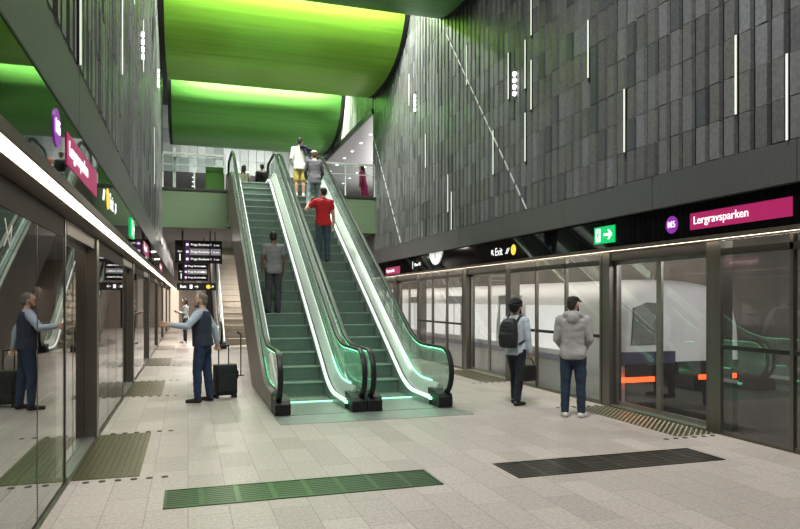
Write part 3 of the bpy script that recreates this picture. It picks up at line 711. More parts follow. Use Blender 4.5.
def make_escalator():
    t = thing('escalator', (0,0,0), 'escalator', 'escalator')
    # steps
    k = 0
    yk = YB - .4
    proto = None
    while yk < YT+.6:
        zt = Ls(yk+.02) if yk < YB else min(ZM, TAN*(yk-YB))
        zt = max(zt, 0.004)
        if proto is None:
            mb = MB(); w = .405
            mb.box((-w,0,-.03),(w,.40,0)); mb.box((-w,-.012,-.018),(w,0.004,0))
            arc = [(.0+.03*sin(R(a))*1.0, -.03-.21*(a/90.)) for a in (0,30,60,90)]
            mb.loft([[Vector((s_*w, y, z)) for s_ in (-1,1)]+[Vector((s_*w, y+.02, z)) for s_ in (1,-1)] for y, z in arc])
            proto = mb.build('step', STEP, t, local=True, smooth=False); o = proto
            ns = MB(); ns.box((-w,-.016,-.016),(w,.03,.003)); ns = ns.build('nosing', NOSE, proto, local=True, smooth=False)
        else:
            o = proto.copy(); link(o, t); link(ns.copy(), o)
        o.location = (0, yk, zt); yk += .4
    MB().box((-.44,9.56,.002),(.44,10.72,.008)).build('comb_plate', mat('comb_metal',(.30,.33,.31),.35,.7), t, local=True, smooth=False)
    MB().box((-.40,10.72,.004),(.40,10.745,.02)).build('comb_light', LEDG, t, local=True, smooth=False)
    MB().box((-.405,YT+.6,ZM-.05),(.405,21.9,ZM+.004)).build('top_plate', mat('comb_metal',(.30,.33,.31),.35,.7), t, local=True, smooth=False)
    for s in (-1,1):
        X = lambda v: s*v
        ribbon([(X(.41),-.26),(X(.43),-.26),(X(.43),.10),(X(.41),.10)]).build('skirt_panel', SKIRT, t, local=True)
        ribbon([(X(.408),.10),(X(.43),.10),(X(.452),.155),(X(.425),.165)]).build('skirt_trim', TRIML, t, local=True)
        ribbon([(X(.43),.10),(X(.478),.10),(X(.478),.150),(X(.452),.150)]).build('brush_gap', BLACK, t, local=True)
        ribbon([(X(.478),.10),(X(.60),.10),(X(.60),.335),(X(.588),.332),(X(.478),.185)]).build('inner_deck', DECK, t, local=True)
        ribbon([(X(.585),.336),(X(.599),.336),(X(.599),.352),(X(.585),.352)], [y for y in YS if 9.96 < y < 11.7]).build('base_light', LEDG, t, local=True, smooth=False)
        ribbon([(X(.588),.336),(X(.599),.336),(X(.599),.343),(X(.588),.343)], [y for y in YS if y > 11.6]).build('incline_light', BASEW, t, local=True, smooth=False)
        ribbon([(X(.62),.10),(X(.665),.10),(X(.665),.30),(X(.62),.33)]).build('outer_deck', STEEL, t, local=True)
        # glass with a round newel end at both ends
        low = [(y, Ls(y)+.19) for y in YS]
        up = [(y, Ls(y)+.895) for y in YS if 10.25 < y < 21.5]
        nb = [(9.80+.345*cos(R(a)), .55+.345*sin(R(a))) for a in range(90, 256, 15)]
        nt_ = [(21.62+.345*cos(R(a)), ZM+.55+.345*sin(R(a))) for a in range(-75, 91, 15)]
        mb = MB(); gx0, gx1 = X(.604), X(.616)
        # quads from the lower edge to the upper edge keep the panel clean
        ups = [(y, Ls(y)+.895) for y in YS]
        for i in range(len(YS)-1):
            a, b, c_, d = low[i], low[i+1], ups[i+1], ups[i]
            vs = [(gx0,*a),(gx0,*b),(gx0,*c_),(gx0,*d),(gx1,*a),(gx1,*b),(gx1,*c_),(gx1,*d)]
            mb.add(vs, [(0,1,2,3),(7,6,5,4),(0,4,5,1),(3,2,6,7)])
        mb.prism([(9.95,.895)]+nb+[(9.95,.19)], lambda a,b:(gx0,a,b), lambda a,b:(gx1,a,b))
        mb.prism([(21.75,ZM+.19)]+nt_+[(21.75,ZM+.895)], lambda a,b:(gx0,a,b), lambda a,b:(gx1,a,b))
        mb.build('glass_panel', BALGLASS, t, local=True, smooth=False)
        sec = [(-.038,-.018),(.038,-.018),(.042,.0),(.034,.02),(0,.026),(-.034,.02),(-.042,0)]
        MB().sweep([p + Vector((X(.61),0,0)) for p in handrail_path()], sec).build('handrail', RUBBER, t, local=True)
        hp = [p for p in handrail_path() if p.y < 12.6 and p.z > .3]
        mb = MB(); mb.sweep([p + Vector((X(.61),0,0)) for p in hp], [(-.034,-.026),(.034,-.026),(.034,-.019),(-.034,-.019)]); mb.build('handrail_light', LEDG2, t, local=True, smooth=False)
        # black newel box, outer side panel
        MB().prism([(9.56,.012),(10.06,.012),(10.06,.26),(9.80,.25),(9.60,.215),(9.56,.16)], lambda a,b:(X(.45),a,b), lambda a,b:(X(.672),a,b)).build('newel_box', RUBBER, t, local=True, smooth=False)
        MB().box((min(X(.42),X(.445)),9.86,.09),(max(X(.42),X(.445)),10.04,.13)).build('newel_light', LEDG, t, local=True, smooth=False)
        top = [(y, Ls(y)+.27) for y in YS]
        under = [(21.75, ZM-1.15), (YT+.5, ZM-1.15)] + [(YB+2.1, .012), (9.95,.012)]
        MB().prism(top + under, lambda a,b:(X(.64),a,b), lambda a,b:(X(.668),a,b)).build('side_panel', TAUPE, t, local=True, smooth=False)
    mb = MB()
    mb.prism([(YB+2.1,.012),(YT+.5,ZM-1.15),(21.75,ZM-1.15),(21.75,ZM-1.1),(YT+.45,ZM-1.1),(YB+2.05,.05)], lambda a,b:(-.64,a,b), lambda a,b:(.64,a,b))
    mb.build('underside_panel', TAUPE, t, local=True, smooth=False)
    return t
LEDG2 = emit('green_led_soft', (.22,1,.5), 5, (.6,.8,.7))
e1 = make_escalator(); e1.location = (1.845,0,0)
tag(e1, 'left one of the two long escalators, carrying the man in grey T-shirt', 'escalator')
e2 = copy_tree(e1); e2.location = (3.20,0,0); tag(e2, 'right one of the two long escalators, carrying the man in red polo shirt', 'escalator')
e3 = copy_tree(e1); e3.location = (1.68,13.6,0); tag(e3, 'far empty escalator behind the hanging boards, left of the two long ones', 'escalator')
warm = None
for ch in list(e3.children):          # the far escalator: warm light painted into the step colour, no green lamps
    if ch.name.split('.')[0] in ('comb_light','base_light','newel_light','handrail_light'): bpy.data.objects.remove(ch)
    elif ch.name.split('.')[0] == 'step':
        if warm is None:
            warm = ch.data.copy(); warm.materials.clear(); warm.materials.append(mat('warm_lit_step', (.60,.53,.46), .45, .2, .1, 20))
        ch.data = warm
t = thing('landing_plate', (2.5,9.9,0), 'grey-green metal landing plate on the floor before the two escalators', 'floor plate')
MB().box((1.16,8.9,.0005),(3.93,9.54,.006)).build('plate', mat('landing_metal',(.30,.335,.315),.4,.5,.06), t, smooth=False)
mb = MB(); mb.box((1.16,8.88,.0005),(3.93,8.9,.007)); mb.build('edge', STEEL, t, smooth=False)
t = thing('sensor_post', (1.1,15.0,0), 'thin dark post with bent head beside the taupe escalator side', 'post')
MB().cyl((1.1,15.0,.0),(1.1,15.0,.02),.07,.07,16).build('foot', DARK, t); 
mb = MB(); mb.capsule((1.1,15,.02),(1.1,15,.90),.013,.013); mb.capsule((1.1,15,.90),(1.03,15,.95),.013,.018); mb.build('stem', DARK, t)

# ------------------------------------------------------------------ tunnel and train
TUN = mat('tunnel_concrete', (.20,.185,.17), .8, 0, .2, 1.5)
for s, x0, x1, side in ((1, GR+.1, 10.2, 'right'), (-1, -5.2, GL-.1, 'left')):
    slab(f'floor_track_{side}', (x0, YN, -1.35), (x1, YE, -1.2), TUN)
    slab(f'wall_tunnel_{side}', ((x1 if s>0 else x0-.2), YN, -1.35), ((x1+.2 if s>0 else x0), YE, 3.3), TUN)
    slab(f'ceiling_tunnel_{side}', (x0, YN, 3.15), (x1, YE, 3.3), TUN)
    slab(f'wall_platform_{side}', ((x0-.0 if s>0 else x1-.1), YN, -1.3), ((x0+.1 if s>0 else x1), YE, -.25), TUN)
    slab(f'wall_tunnel_end_{side}', (x0, YE, -1.35), (x1, YE+.2, 3.3), TUN)
    for j, rx in enumerate(((7.1,8.55) if s>0 else (-3.8,-2.35))):
        tg = thing('track_rail', (rx, 15, -1.2), f'{("nearer","farther")[j if s>0 else 1-j]} steel rail on the track behind the {side} glass screens', 'rail')
        MB().box((rx-.035,YN,-1.2),(rx+.035,YE,-1.06)).build('rail', STEEL, tg, smooth=False)
WTRAIN = mat('train_white', (.74,.73,.73), .5, .0, .03, 3)
def train():
    t = thing('metro_train', (7.95, 10, -1.06), 'white metro train with red tail lamps standing behind the right glass doors', 'train')
    xc, hw, z0, z1 = 7.93, 1.31, -.78, 2.02
    def ring(y, k, zt):
        P = []; n = 40; zc_ = (z0+zt)/2
        for i in range(n):
            a = 2*PI*i/n; c_, s_ = cos(a), sin(a); e = .56
            P.append(Vector((xc + k*hw*math.copysign(abs(c_)**e, c_), y, zc_ + (zt-z0)/2*math.copysign(abs(s_)**e, s_))))
        return P
    MB().loft([ring(9.30,.84,1.76), ring(9.36,.92,1.86), ring(9.50,.965,1.93), ring(9.75,.988,1.98), ring(10.2,1.,2.02), ring(42.5,1.,2.06)]).build('body', WTRAIN, t)
    gl = mat('train_window', (.03,.035,.04), .08, 0, .1)
    q = MB(); q.prism([(6.90,.92),(7.40,.92),(7.40,1.60),(7.2,1.61),(6.95,1.52)], lambda a,b:(a,9.27,b), lambda a,b:(a,9.37,b)); q.build('rear_window', mat('train_rear_window',(.22,.215,.21),.15), t, smooth=False)
    MB().prism([(6.72,.60),(7.75,.60),(7.75,.80),(6.72,.80)], lambda a,b:(a,9.265,b), lambda a,b:(a,9.37,b)).build('rear_stripe', mat('train_blue',(.07,.07,.13),.35), t, smooth=False)
    MB().prism([(6.80,-.6),(9.06,-.6),(9.06,.62),(7.76,.62),(7.76,.58),(6.80,.58)], lambda a,b:(a,9.268,b), lambda a,b:(a,9.37,b)).build('rear_skirt', mat('train_skirt',(.02,.02,.022),.4), t, smooth=False)
    red = emit('tail_lamp_red', (1,.10,.02), 2.6, (.5,.03,.02))
    for xa, xb in ((6.64,7.32),(8.22,9.0)):
        MB().box((xa,9.24,.31),(xb,9.30,.39)).build('tail_lamp', red, t, smooth=False)
    lit = emit('train_lit_window', (1,.98,.95), .78, (.5,.5,.5))
    xs = xc-hw
    for k in range(10):
        y = 10.6+k*3.15
        MB().box((xs-.006,y,.72),(xs+.03,y+1.75,1.55)).build('window', lit, t, smooth=False)
        d = MB(); d.box((xs-.010,y+1.95,-.05),(xs+.03,y+3.0,1.75)); d = d.build('door', mat('train_door',(.66,.66,.67),.3), t, smooth=False)
        MB().box((xs-.014,y+2.05,.75),(xs+.0,y+2.44,1.55)).build('pane', lit, d, smooth=False); MB().box((xs-.014,y+2.51,.75),(xs+.0,y+2.9,1.55)).build('pane', lit, d, smooth=False)
    MB().box((xs-.012,10.2,.52),(xs+.02,42.4,.63)).build('side_stripe', mat('train_lilac',(.36,.34,.48),.4), t, smooth=False)
    for y in (10.8,14.0,24,28,38):
        bg = MB(); bg.box((xc-1.0,y-.9,-.95),(xc+1.0,y+.9,-.75)); b = bg.build('bogie', BLACK, t, smooth=False)
        w = MB()
        for yy in (y-.6,y+.6): 
            for xx in (7.1,8.55): w.cyl((xx-.05,yy,-.78),(xx+.05,yy,-.78),.28,.28,20)
        w.build('wheels', DARK, b)
train()

# ------------------------------------------------------------------ people
def remesh(mb, name, material, parent, vox, it=4, fold=0., fs=9., clip=None):
    me = bpy.data.meshes.new('tmp'); me.from_pydata([tuple(p) for p in mb.v], [], mb.f)
    ob = bpy.data.objects.new('tmp', me); COL.objects.link(ob)
    r = ob.modifiers.new('r', 'REMESH'); r.mode = 'VOXEL'; r.voxel_size = vox
    if it:
        s = ob.modifiers.new('s', 'SMOOTH'); s.factor = .5; s.iterations = it
    m2 = bpy.data.meshes.new_from_object(ob.evaluated_get(bpy.context.evaluated_depsgraph_get()))
    bpy.data.objects.remove(ob); bpy.data.meshes.remove(me)
    if fold:
        nr = [v.normal.copy() for v in m2.vertices]
        for v, n in zip(m2.vertices, nr):
            p = v.co; v.co = p + n*fold*(noise.noise(Vector((p.x*fs, p.y*fs, p.z*fs*1.6))) + .5*noise.noise(Vector((p.x*fs*2.3+5, p.y*fs*2.3, p.z*fs*3))))
    if clip is not None:
        for v in m2.vertices:
            if v.co.z < clip: v.co.z = clip
    m2.name = name; m2.shade_smooth(); m2.materials.clear(); m2.materials.append(material)
    return link(bpy.data.objects.new(name, m2), parent)
SKINS = {'light': (.62,.40,.29), 'tan': (.45,.27,.18), 'dark': (.16,.085,.055)}
def vdir(*a): return Vector(a).normalized()
DOWN = (0,0,-1)
def person(loc, rz, label, H=1.75, lean=0, twist=0, head=(0,0), larm=(vdir(-.12,.02,-1), vdir(-.03,.12,-1)), rarm=(vdir(.12,.02,-1), vdir(.03,.12,-1)),
           lleg=(vdir(-.03,.02,-1), vdir(-.01,-.03,-1)), rleg=(vdir(.03,.02,-1), vdir(.01,-.03,-1)), feet=(12,-12), footp=(0,0), skin='light',
           top=None, sleeve=1., topcol=None, hem=.86, trous=None, tlen=1., shoe=None, hair=None, hairstyle='short', beard=None, extra=(), vox=.009, female=False, curl=(25,25), group=None, topinfl=.022, skirt=None):
    s = H/1.75
    t = thing('person', loc, label, 'person', group, rz)
    sk = mat('skin_'+skin, SKINS[skin], .5, 0, .06, 30)
    hip = Vector((0,0,.93)); B = MB()
    MU = Matrix.Translation(hip) @ Matrix.Rotation(R(twist),4,'Z') @ Matrix.Rotation(R(-lean),4,'X') @ Matrix.Translation(-hip)
    sw = .165 if female else .188      # shoulder half width
    MH = MU @ Matrix.Translation((0,0,1.52)) @ Matrix.Rotation(R(head[0]),4,'Z') @ Matrix.Rotation(R(head[1]),4,'X') @ Matrix.Translation((0,0,-1.52))
    def torso(mb, inf, z0=.84, z1=1.50, bulge=0.):
        base = [(.84,.150,.110,-.01),(.90,.168,.120,-.012),(.98,.165,.112,-.005),(1.06,.148,.102,0),(1.14,.146,.103,.0),(1.24,.160,.112,.0),(1.33,.172,.112,-.004),(1.41,.165,.098,-.008),(1.455,.115,.078,-.008),(1.495,.070,.066,-.004)]
        rg = []
        for z, rx, ry, yo in base:
            if z < z0-1e-6 or z > z1+1e-6: continue
            rx *= (.92 if female else 1.)
            rg.append([MU @ Vector(((rx+inf)*math.copysign(abs(cos(a))**.85,cos(a)), yo+(ry+inf)*math.copysign(abs(sin(a))**.85,sin(a)), z)) for a in (2*PI*i/20 for i in range(20))])
        mb.loft(rg)
    # joints
    J = {}
    for nm, sg, arm, leg in (('l',-1,larm,lleg), ('r',1,rarm,rleg)):
        sh = MU @ Vector((sg*sw, -.005, 1.415)); el = sh + Vector(arm[0]).normalized()*.295; wr = el + Vector(arm[1]).normalized()*.25
        hp = Vector((sg*.088,0,.91)); kn = hp + Vector(leg[0]).normalized()*.43; an = kn + Vector(leg[1]).normalized()*.41
        J[nm] = dict(sh=sh, el=el, wr=wr, hp=hp, kn=kn, an=an, fd=Vector(arm[1]).normalized())
    zmin = min(J['l']['an'].z, J['r']['an'].z) - .085
    T = Matrix.Scale(s,4) @ Matrix.Translation((0,0,-zmin))
    # ---- body
    torso(B, 0)
    for nm, sg in (('l',-1),('r',1)):
        j = J[nm]
        B.capsule(j['sh'], j['sh'].lerp(j['el'],.45), .058, .050); B.capsule(j['sh'].lerp(j['el'],.45), j['el'], .050, .040)
        B.capsule(j['el'], j['el'].lerp(j['wr'],.35), .041, .042); B.capsule(j['el'].lerp(j['wr'],.35), j['wr'], .042, .027)
        B.capsule(MU @ Vector((sg*.06,-.01,1.44)), j['sh'], .055, .056)
        B.capsule(j['hp']+Vector((0,-.01,.02)), j['hp'].lerp(j['kn'],.5), .092, .075); B.capsule(j['hp'].lerp(j['kn'],.5), j['kn'], .075, .054)
        cf = j['kn'].lerp(j['an'],.32)+Vector((0,-.012,0)); B.capsule(j['kn'], cf, .053, .056); B.capsule(cf, j['an'], .056, .037)
        f = R(feet[0] if nm == 'l' else feet[1]); fw = Vector((-sin(f), cos(f), 0))
        B.capsule(j['an']+Vector((0,0,-.03)), j['an']+fw*.13+Vector((0,0,-.055)), .038, .028)
        # hand
        d = (j['fd']).normalized(); inn = Vector((-sg,0,0)); n = (inn - d*inn.dot(d))
        n = n.normalized() if n.length > .2 else Vector((0,0,-1)); w = d.cross(n).normalized()
        if w.y < 0: w = -w
        pe = j['wr'] + d*.095
        for q in (-.028,-.009,.010,.029): B.capsule(j['wr']+w*q*.55+d*.012, pe+w*q, .0155, .0125, 8)
        cu = R(curl[0] if nm == 'l' else curl[1])
        for q, ln in ((-.034,.060),(-.012,.074),(.011,.080),(.033,.072)):
            d1 = (d*cos(cu)+n*sin(cu)).normalized(); d2 = (d*cos(cu*2.3)+n*sin(cu*2.3)).normalized()
            k0 = pe+w*q; k1 = k0+d1*ln*.55+w*q*.12; k2 = k1+d2*ln*.5
            B.capsule(k0, k1, .0095, .009, 8); B.capsule(k1, k2, .009, .0075, 8)
        t0 = j['wr']+d*.03+w*.022; t1 = t0+(d*.6+w*.75+n*.25).normalized()*.045; t2 = t1+(d*.85+w*.15+n*.4).normalized()*.034
        B.capsule(t0, t1, .0135, .011, 8); B.capsule(t1, t2, .011, .009, 8)
    B.capsule(MU @ Vector((0,-.012,1.46)), MH @ Vector((0,-.008,1.565)), .058, .054)
    hd = [(1.522,.022,.030,.062),(1.535,.040,.052,.042),(1.56,.055,.074,.022),(1.59,.064,.088,.010),(1.62,.070,.095,.004),(1.655,.0745,.099,-.002),(1.69,.073,.097,-.006),(1.72,.060,.081,-.009),(1.742,.036,.050,-.010),(1.75,.014,.02,-.010)]
    B.loft([[MH @ Vector((rx*cos(a), yo+ry*sin(a), z)) for a in (2*PI*i/20 for i in range(20))] for z, rx, ry, yo in hd])
    B.capsule(MH @ Vector((0,.092,1.655)), MH @ Vector((0,.117,1.612)), .009, .013, 8); B.ell(MH @ Vector((0,.102,1.606)), (.017,.012,.009))
    B.capsule(MH @ Vector((-.020,.092,1.574)), MH @ Vector((.020,.092,1.574)), .008, .008, 8)
    B.capsule(MH @ Vector((-.045,.082,1.668)), MH @ Vector((.045,.082,1.668)), .010, .010, 8); B.ell(MH @ Vector((0,.082,1.537)), (.022,.018,.016))
    for sg in (-1,1): B.ell(MH @ Vector((sg*.077,-.004,1.632)), (.011,.020,.031))
    B.xf(T); body = remesh(B, 'body', sk, t, vox, 3)
    for sg in (-1,1):
        e = MB(); e.ell(T @ (MH @ Vector((sg*.031,.087,1.641))), (.0135*s,.0135*s,.010*s), None, 12, 8); e.build('eye', mat('eye_dark',(.05,.04,.035),.2), body, local=True)
    # ---- trousers
    tc = trous or (.03,.05,.10)
    if tlen > 0:
        G = MB(); torso(G, .006, .84, 1.06)
        G.capsule((-.07,-.01,.87), (.07,-.01,.87), .098, .098)
        for nm in 'lr':
            j = J[nm]; G.capsule(j['hp']+Vector((0,-.012,.02)), j['hp'].lerp(j['kn'],.5), .107, .093); 
            kn = j['kn']
            if tlen >= 1:
                G.capsule(j['hp'].lerp(kn,.5), kn, .093, .075); lo = kn.lerp(j['an'], .97); G.capsule(kn, kn.lerp(j['an'],.4)+Vector((0,-.006,0)), .075, .070); G.capsule(kn.lerp(j['an'],.4), lo, .070, .058)
            else: G.capsule(j['hp'].lerp(kn,.5), j['hp'].lerp(kn,.95), .097, .094)
        G.xf(T); remesh(G, 'trousers' if tlen >= 1 else 'shorts', mat('cloth_trousers_%02x%02x%02x' % tuple(int(v*255) for v in tc), tc, .85, 0, .22, 9, .15), t, max(vox,.010), 3, .006*s)
    # ---- shoes
    sc = shoe or (.015,.014,.014)
    for nm, f in (('l',feet[0]),('r',feet[1])):
        j = J[nm]; a = R(f); fw = Vector((-sin(a), cos(a), 0)); S = MB(); c0 = Vector((j['an'].x, j['an'].y, j['an'].z-.085)); up = Vector((0,0,1))
        fp = R(footp[0] if nm == 'l' else footp[1]); fw2 = fw*cos(fp)-up*sin(fp)
        S.capsule(c0-fw*.035+up*.040, c0+fw2*.06+up*.036, .041, .043); S.capsule(c0+fw2*.06+up*.034, c0+fw2*.165+up*.028, .043, .033); S.capsule(c0+fw*.0+up*.05, c0+up*.10, .046, .047)
        S.xf(T); remesh(S, 'shoe', mat('shoe_%02x%02x%02x' % tuple(int(v*255) for v in sc), sc, .45, 0, .1, 20), t, max(vox,.009), 2, 0, 9, (c0.z-zmin)*s if fp == 0 else None)
    # ---- top
    if topcol:
        C = MB(); torso(C, topinfl, .84 if hem < .9 else .90, 1.46)
        if hem < .84:
            C.loft([[MU @ Vector(((.185+.012)*cos(a), -.01+(.135+.012)*sin(a), z)) for a in (2*PI*i/20 for i in range(20))] for z in (hem, .90)])
        for nm, sg in (('l',-1),('r',1)):
            j = J[nm]; C.capsule(MU @ Vector((sg*.06,-.01,1.435)), j['sh'], .068, .072)
            if sleeve > 0:
                e1 = .5 if sleeve < .5 else 1.
                C.capsule(j['sh'], j['sh'].lerp(j['el'],e1*.98), .072, .064 if e1 < 1 else .056)
                if sleeve > .7: C.capsule(j['el'], j['el'].lerp(j['wr'],.92), .056, .042)
        if top == 'hoodie':
            for a in range(-110, 111, 20):
                c = MU @ Vector((.105*sin(R(a)), -.045-.055*cos(R(a)), 1.475+.02*cos(R(a)))); C.ell(c, (.048,.045,.055))
            C.ell(MU @ Vector((0,-.125,1.44)), (.085,.045,.085)); C.ell(MU @ Vector((0,.12,1.02)), (.12,.03,.08))
        if top == 'collar':
            for a in range(0, 360, 30): C.ell(MU @ Vector((.062*sin(R(a)), -.008+.062*cos(R(a)), 1.487)), (.022,.022,.022))
        C.xf(T); cm = mat('cloth_top_%02x%02x%02x' % tuple(int(v*255) for v in topcol), topcol, .85, 0, .12, 12, .15)
        remesh(C, {'hoodie':'hoodie','collar':'shirt','jacket':'jacket'}.get(top,'shirt'), cm, t, max(vox,.010), 3, .007*s, 8)
    # ---- hair / headwear
    hc = hair or (.015,.011,.009)
    hm = mat('hair_%02x%02x%02x' % tuple(int(v*255) for v in hc), hc, .6, 0, .35, 60, .4)
    if hairstyle != 'none':
        h = MB(); h.ell(MH @ Vector((0,-.024,1.676)), (.080,.092,.086), MH.to_3x3().to_4x4()); h.ell(MH @ Vector((0,-.055,1.63)), (.071,.055,.075), MH.to_3x3().to_4x4())
        if hairstyle == 'long':
            for xx in (-.05,0,.05): h.capsule(MH @ Vector((xx,-.065,1.66)), MU @ Vector((xx*1.2,-.105,1.36)), .045, .030)
            for xx in (-.072,.072): h.capsule(MH @ Vector((xx,-.01,1.66)), MU @ Vector((xx*1.1,-.05,1.42)), .022, .022)
        h.xf(T); remesh(h, 'hair', hm, t, max(vox,.008), 1, .006*s, 40)
    if beard:
        b = MB(); b.ell(MH @ Vector((0,.045,1.548)), (.056,.060,.032), MH.to_3x3().to_4x4())
        for sg in (-1,1): b.capsule(MH @ Vector((sg*.066,.02,1.62)), MH @ Vector((sg*.05,.05,1.55)), .011, .018)
        b.xf(T); remesh(b, 'beard', mat('beard_%02x%02x%02x' % tuple(int(v*255) for v in beard), beard, .8, 0, .3, 60), t, max(vox,.008), 1)
    for nm, fn in extra:
        m_, c_, par = fn(MH, MU, J); m_.xf(T); remesh(m_, nm, mat('wear_'+nm+'_%02x%02x%02x' % tuple(int(v*255) for v in c_), c_, .8, 0, .15, 20, .1), t, max(vox,.008), 2, .004*s)
    W = Matrix.Translation(loc) @ Matrix.Rotation(rz,4,'Z') @ T
    return t, (lambda p: W @ p), J, MU

# 1 — man in a vest pointing, trolley case in the other hand
def vest(MH, MU, J):
    m_ = MB(); rg = []
    for z, rx, ry, yo in [(.90,.176,.130,-.012),(1.0,.172,.124,-.006),(1.1,.162,.118,0),(1.24,.170,.124,0),(1.34,.172,.122,-.004),(1.42,.150,.104,-.008),(1.465,.105,.085,-.010)]:
        rg.append([MU @ Vector(((rx+.020)*math.copysign(abs(cos(a))**.85,cos(a)), yo+(ry+.026)*math.copysign(abs(sin(a))**.85,sin(a)), z)) for a in (2*PI*i/20 for i in range(20))])
    m_.loft(rg); return m_, (.022,.030,.055), None
p1 = person((.22,11.3,0), R(68), 'man in a navy vest and light blue shirt stretching an arm to the left', 1.74,
    lean=2, head=(14,0), larm=(vdir(-.7,.25,-.6), vdir(-.6,.75,.12)), rarm=(vdir(.40,-.35,-.85), vdir(.22,-.12,-1)), lleg=(vdir(-.04,.10,-1),vdir(-.02,-.02,-1)), rleg=(vdir(.05,-.10,-1),vdir(.02,-.10,-1)),
    feet=(8,-20), skin='light', topcol=(.42,.50,.60), top='collar', hem=.95, topinfl=.012, trous=(.016,.032,.075), shoe=(.012,.010,.010), hair=(.16,.13,.11), beard=(.14,.11,.09), extra=[('vest', vest)], vox=.0075, curl=(20,70))
# trolley case
def trolley(loc, rz, hand):
    t = thing('trolley_case', loc, 'black soft trolley case with extended handle held by the man in the vest', 'suitcase', None, rz)
    w, d, z0, z1 = .19, .125, .05, .56
    def rr(z, k=1.):
        P = []
        for i in range(28):
            a = 2*PI*i/28; P.append(Vector((k*w*math.copysign(abs(cos(a))**.35,cos(a)), k*d*math.copysign(abs(sin(a))**.35,sin(a)), z)))
        return P
    bm_ = mat('black_nylon', (.008,.008,.009), .6, 0, .2, 40, .2)
    MB().loft([rr(z0,.93),rr(z0+.02,.985),rr(z0+.05),rr(z1-.05),rr(z1-.02,.985),rr(z1,.93)]).build('body', bm_, t, local=True)
    MB().loft([[Vector((x*.80,-d-.035+ (0 if abs(x)<.14 else .02), z)) for x in ()] or [Vector((p.x*.8, -d-.035 if p.y < 0 else -d+.01, p.z)) for p in rr(z)] for z in (.12,.15,.38,.41)]).build('front_pocket', bm_, t, local=True)
    hd = MB()
    for x in (-.085,.085): hd.capsule((x,d-.03,z1-.02),(x,d-.03,.86),.010,.010)
    hd.capsule((-.085,d-.03,.87),(.085,d-.03,.87),.016,.016); hd.build('pull_handle', BLACK, t, local=True)
    hs = MB(); hs.capsule((w,-.0,.30),(w+.03,0,.33),.012,.012); hs.capsule((w+.03,0,.33),(w+.03,0,.43),.012,.012); hs.capsule((w+.03,0,.43),(w,0,.46),.012,.012); hs.build('side_handle', bm_, t, local=True)
    for x in (-.15,.15):
        MB().cyl((x-.02,d-.03,.036),(x+.02,d-.03,.036),.036,.036,18).build('wheel', RUBBER, t, local=True)
        MB().box((x-.02,-d+.01,.0),(x+.02,-d+.05,.055)).build('foot', BLACK, t, local=True, smooth=False)
trolley((.60,11.72,0), R(12), None)
# 2 — far woman
person((-.10,27,0), R(95), 'dark haired woman in a grey top standing far away at the left doors', 1.70, head=(0,-14), larm=(vdir(-.1,.25,-1),vdir(.25,.9,.35)), rarm=(vdir(.1,.2,-1),vdir(-.25,.9,.3)),
    topcol=(.34,.36,.38), sleeve=1, trous=(.012,.012,.014), shoe=(.6,.58,.55), hair=(.012,.010,.010), hairstyle='long', female=True, vox=.012, skin='light')
def standz(y): return max(0, math.floor((y-YB)/.4+1e-6))*.4*TAN
# 3 — man in grey T-shirt
person((1.65,13.72,standz(13.72)), R(4), 'man in a grey T-shirt and dark trousers riding the left escalator', 1.63, head=(-6,-6), topcol=(.20,.205,.20), sleeve=.4, larm=(vdir(-.16,.05,-1),vdir(.02,.22,-1)), rarm=(vdir(.16,.05,-1),vdir(-.02,.22,-1)), trous=(.040,.042,.048), shoe=(.02,.02,.022), hair=(.010,.008,.007), skin='dark', vox=.008, hem=.86)
# 4 — man in red polo
person((3.06,15.72,standz(15.72)), R(2), 'man in a red polo shirt and blue jeans riding the right escalator', 1.76, head=(18,-4), topcol=(.55,.018,.022), sleeve=.45, larm=(vdir(-.55,.25,-.55),vdir(.45,.45,1)), rarm=(vdir(.20,.06,-1),vdir(.12,.30,-1)), trous=(.045,.075,.095), shoe=(.02,.02,.02), hair=(.012,.009,.008), skin='light', top='collar', vox=.008)
# 5 — man in white shirt and ochre shorts carrying a jacket
def p5():
    t, W, J, MU = person((3.08,19.32,standz(19.32)), R(-8), 'man in a white shirt and ochre shorts high on the right escalator', 1.70, head=(-10,0), topcol=(.60,.61,.57), sleeve=1., larm=(vdir(-.22,-.05,-1),vdir(.25,.45,-.8)), rarm=(vdir(.45,.25,-.7),vdir(-.3,.45,.75)), trous=(.42,.33,.08), tlen=.5, shoe=(.5,.5,.48), hair=(.008,.007,.006), skin='tan', vox=.010, hem=.80)
    m_ = MB(); pts = [Vector((.05,-.14,1.47)),Vector((.16,-.17,1.43)),Vector((.28,-.16,1.36)),Vector((.40,-.12,1.30))]
    for a, b in zip(pts, pts[1:]): m_.capsule(a, b, .07, .075)
    m_.capsule(pts[1], pts[1]+Vector((.02,-.02,-.20)), .06, .05); m_.capsule(pts[2], pts[2]+Vector((.04,0,-.16)), .06, .05)
    o = thing('jacket', W(Vector((.2,-.15,1.3))), 'dark navy jacket slung over the shoulder of the man in ochre shorts', 'jacket')
    off = Vector(o.location); m_.v = [W(p)-off for p in m_.v]
    remesh(m_, 'cloth', mat('navy_cloth',(.008,.010,.020),.85,0,.2,12,.2), o, .012, 3, .012, 10)
p5()
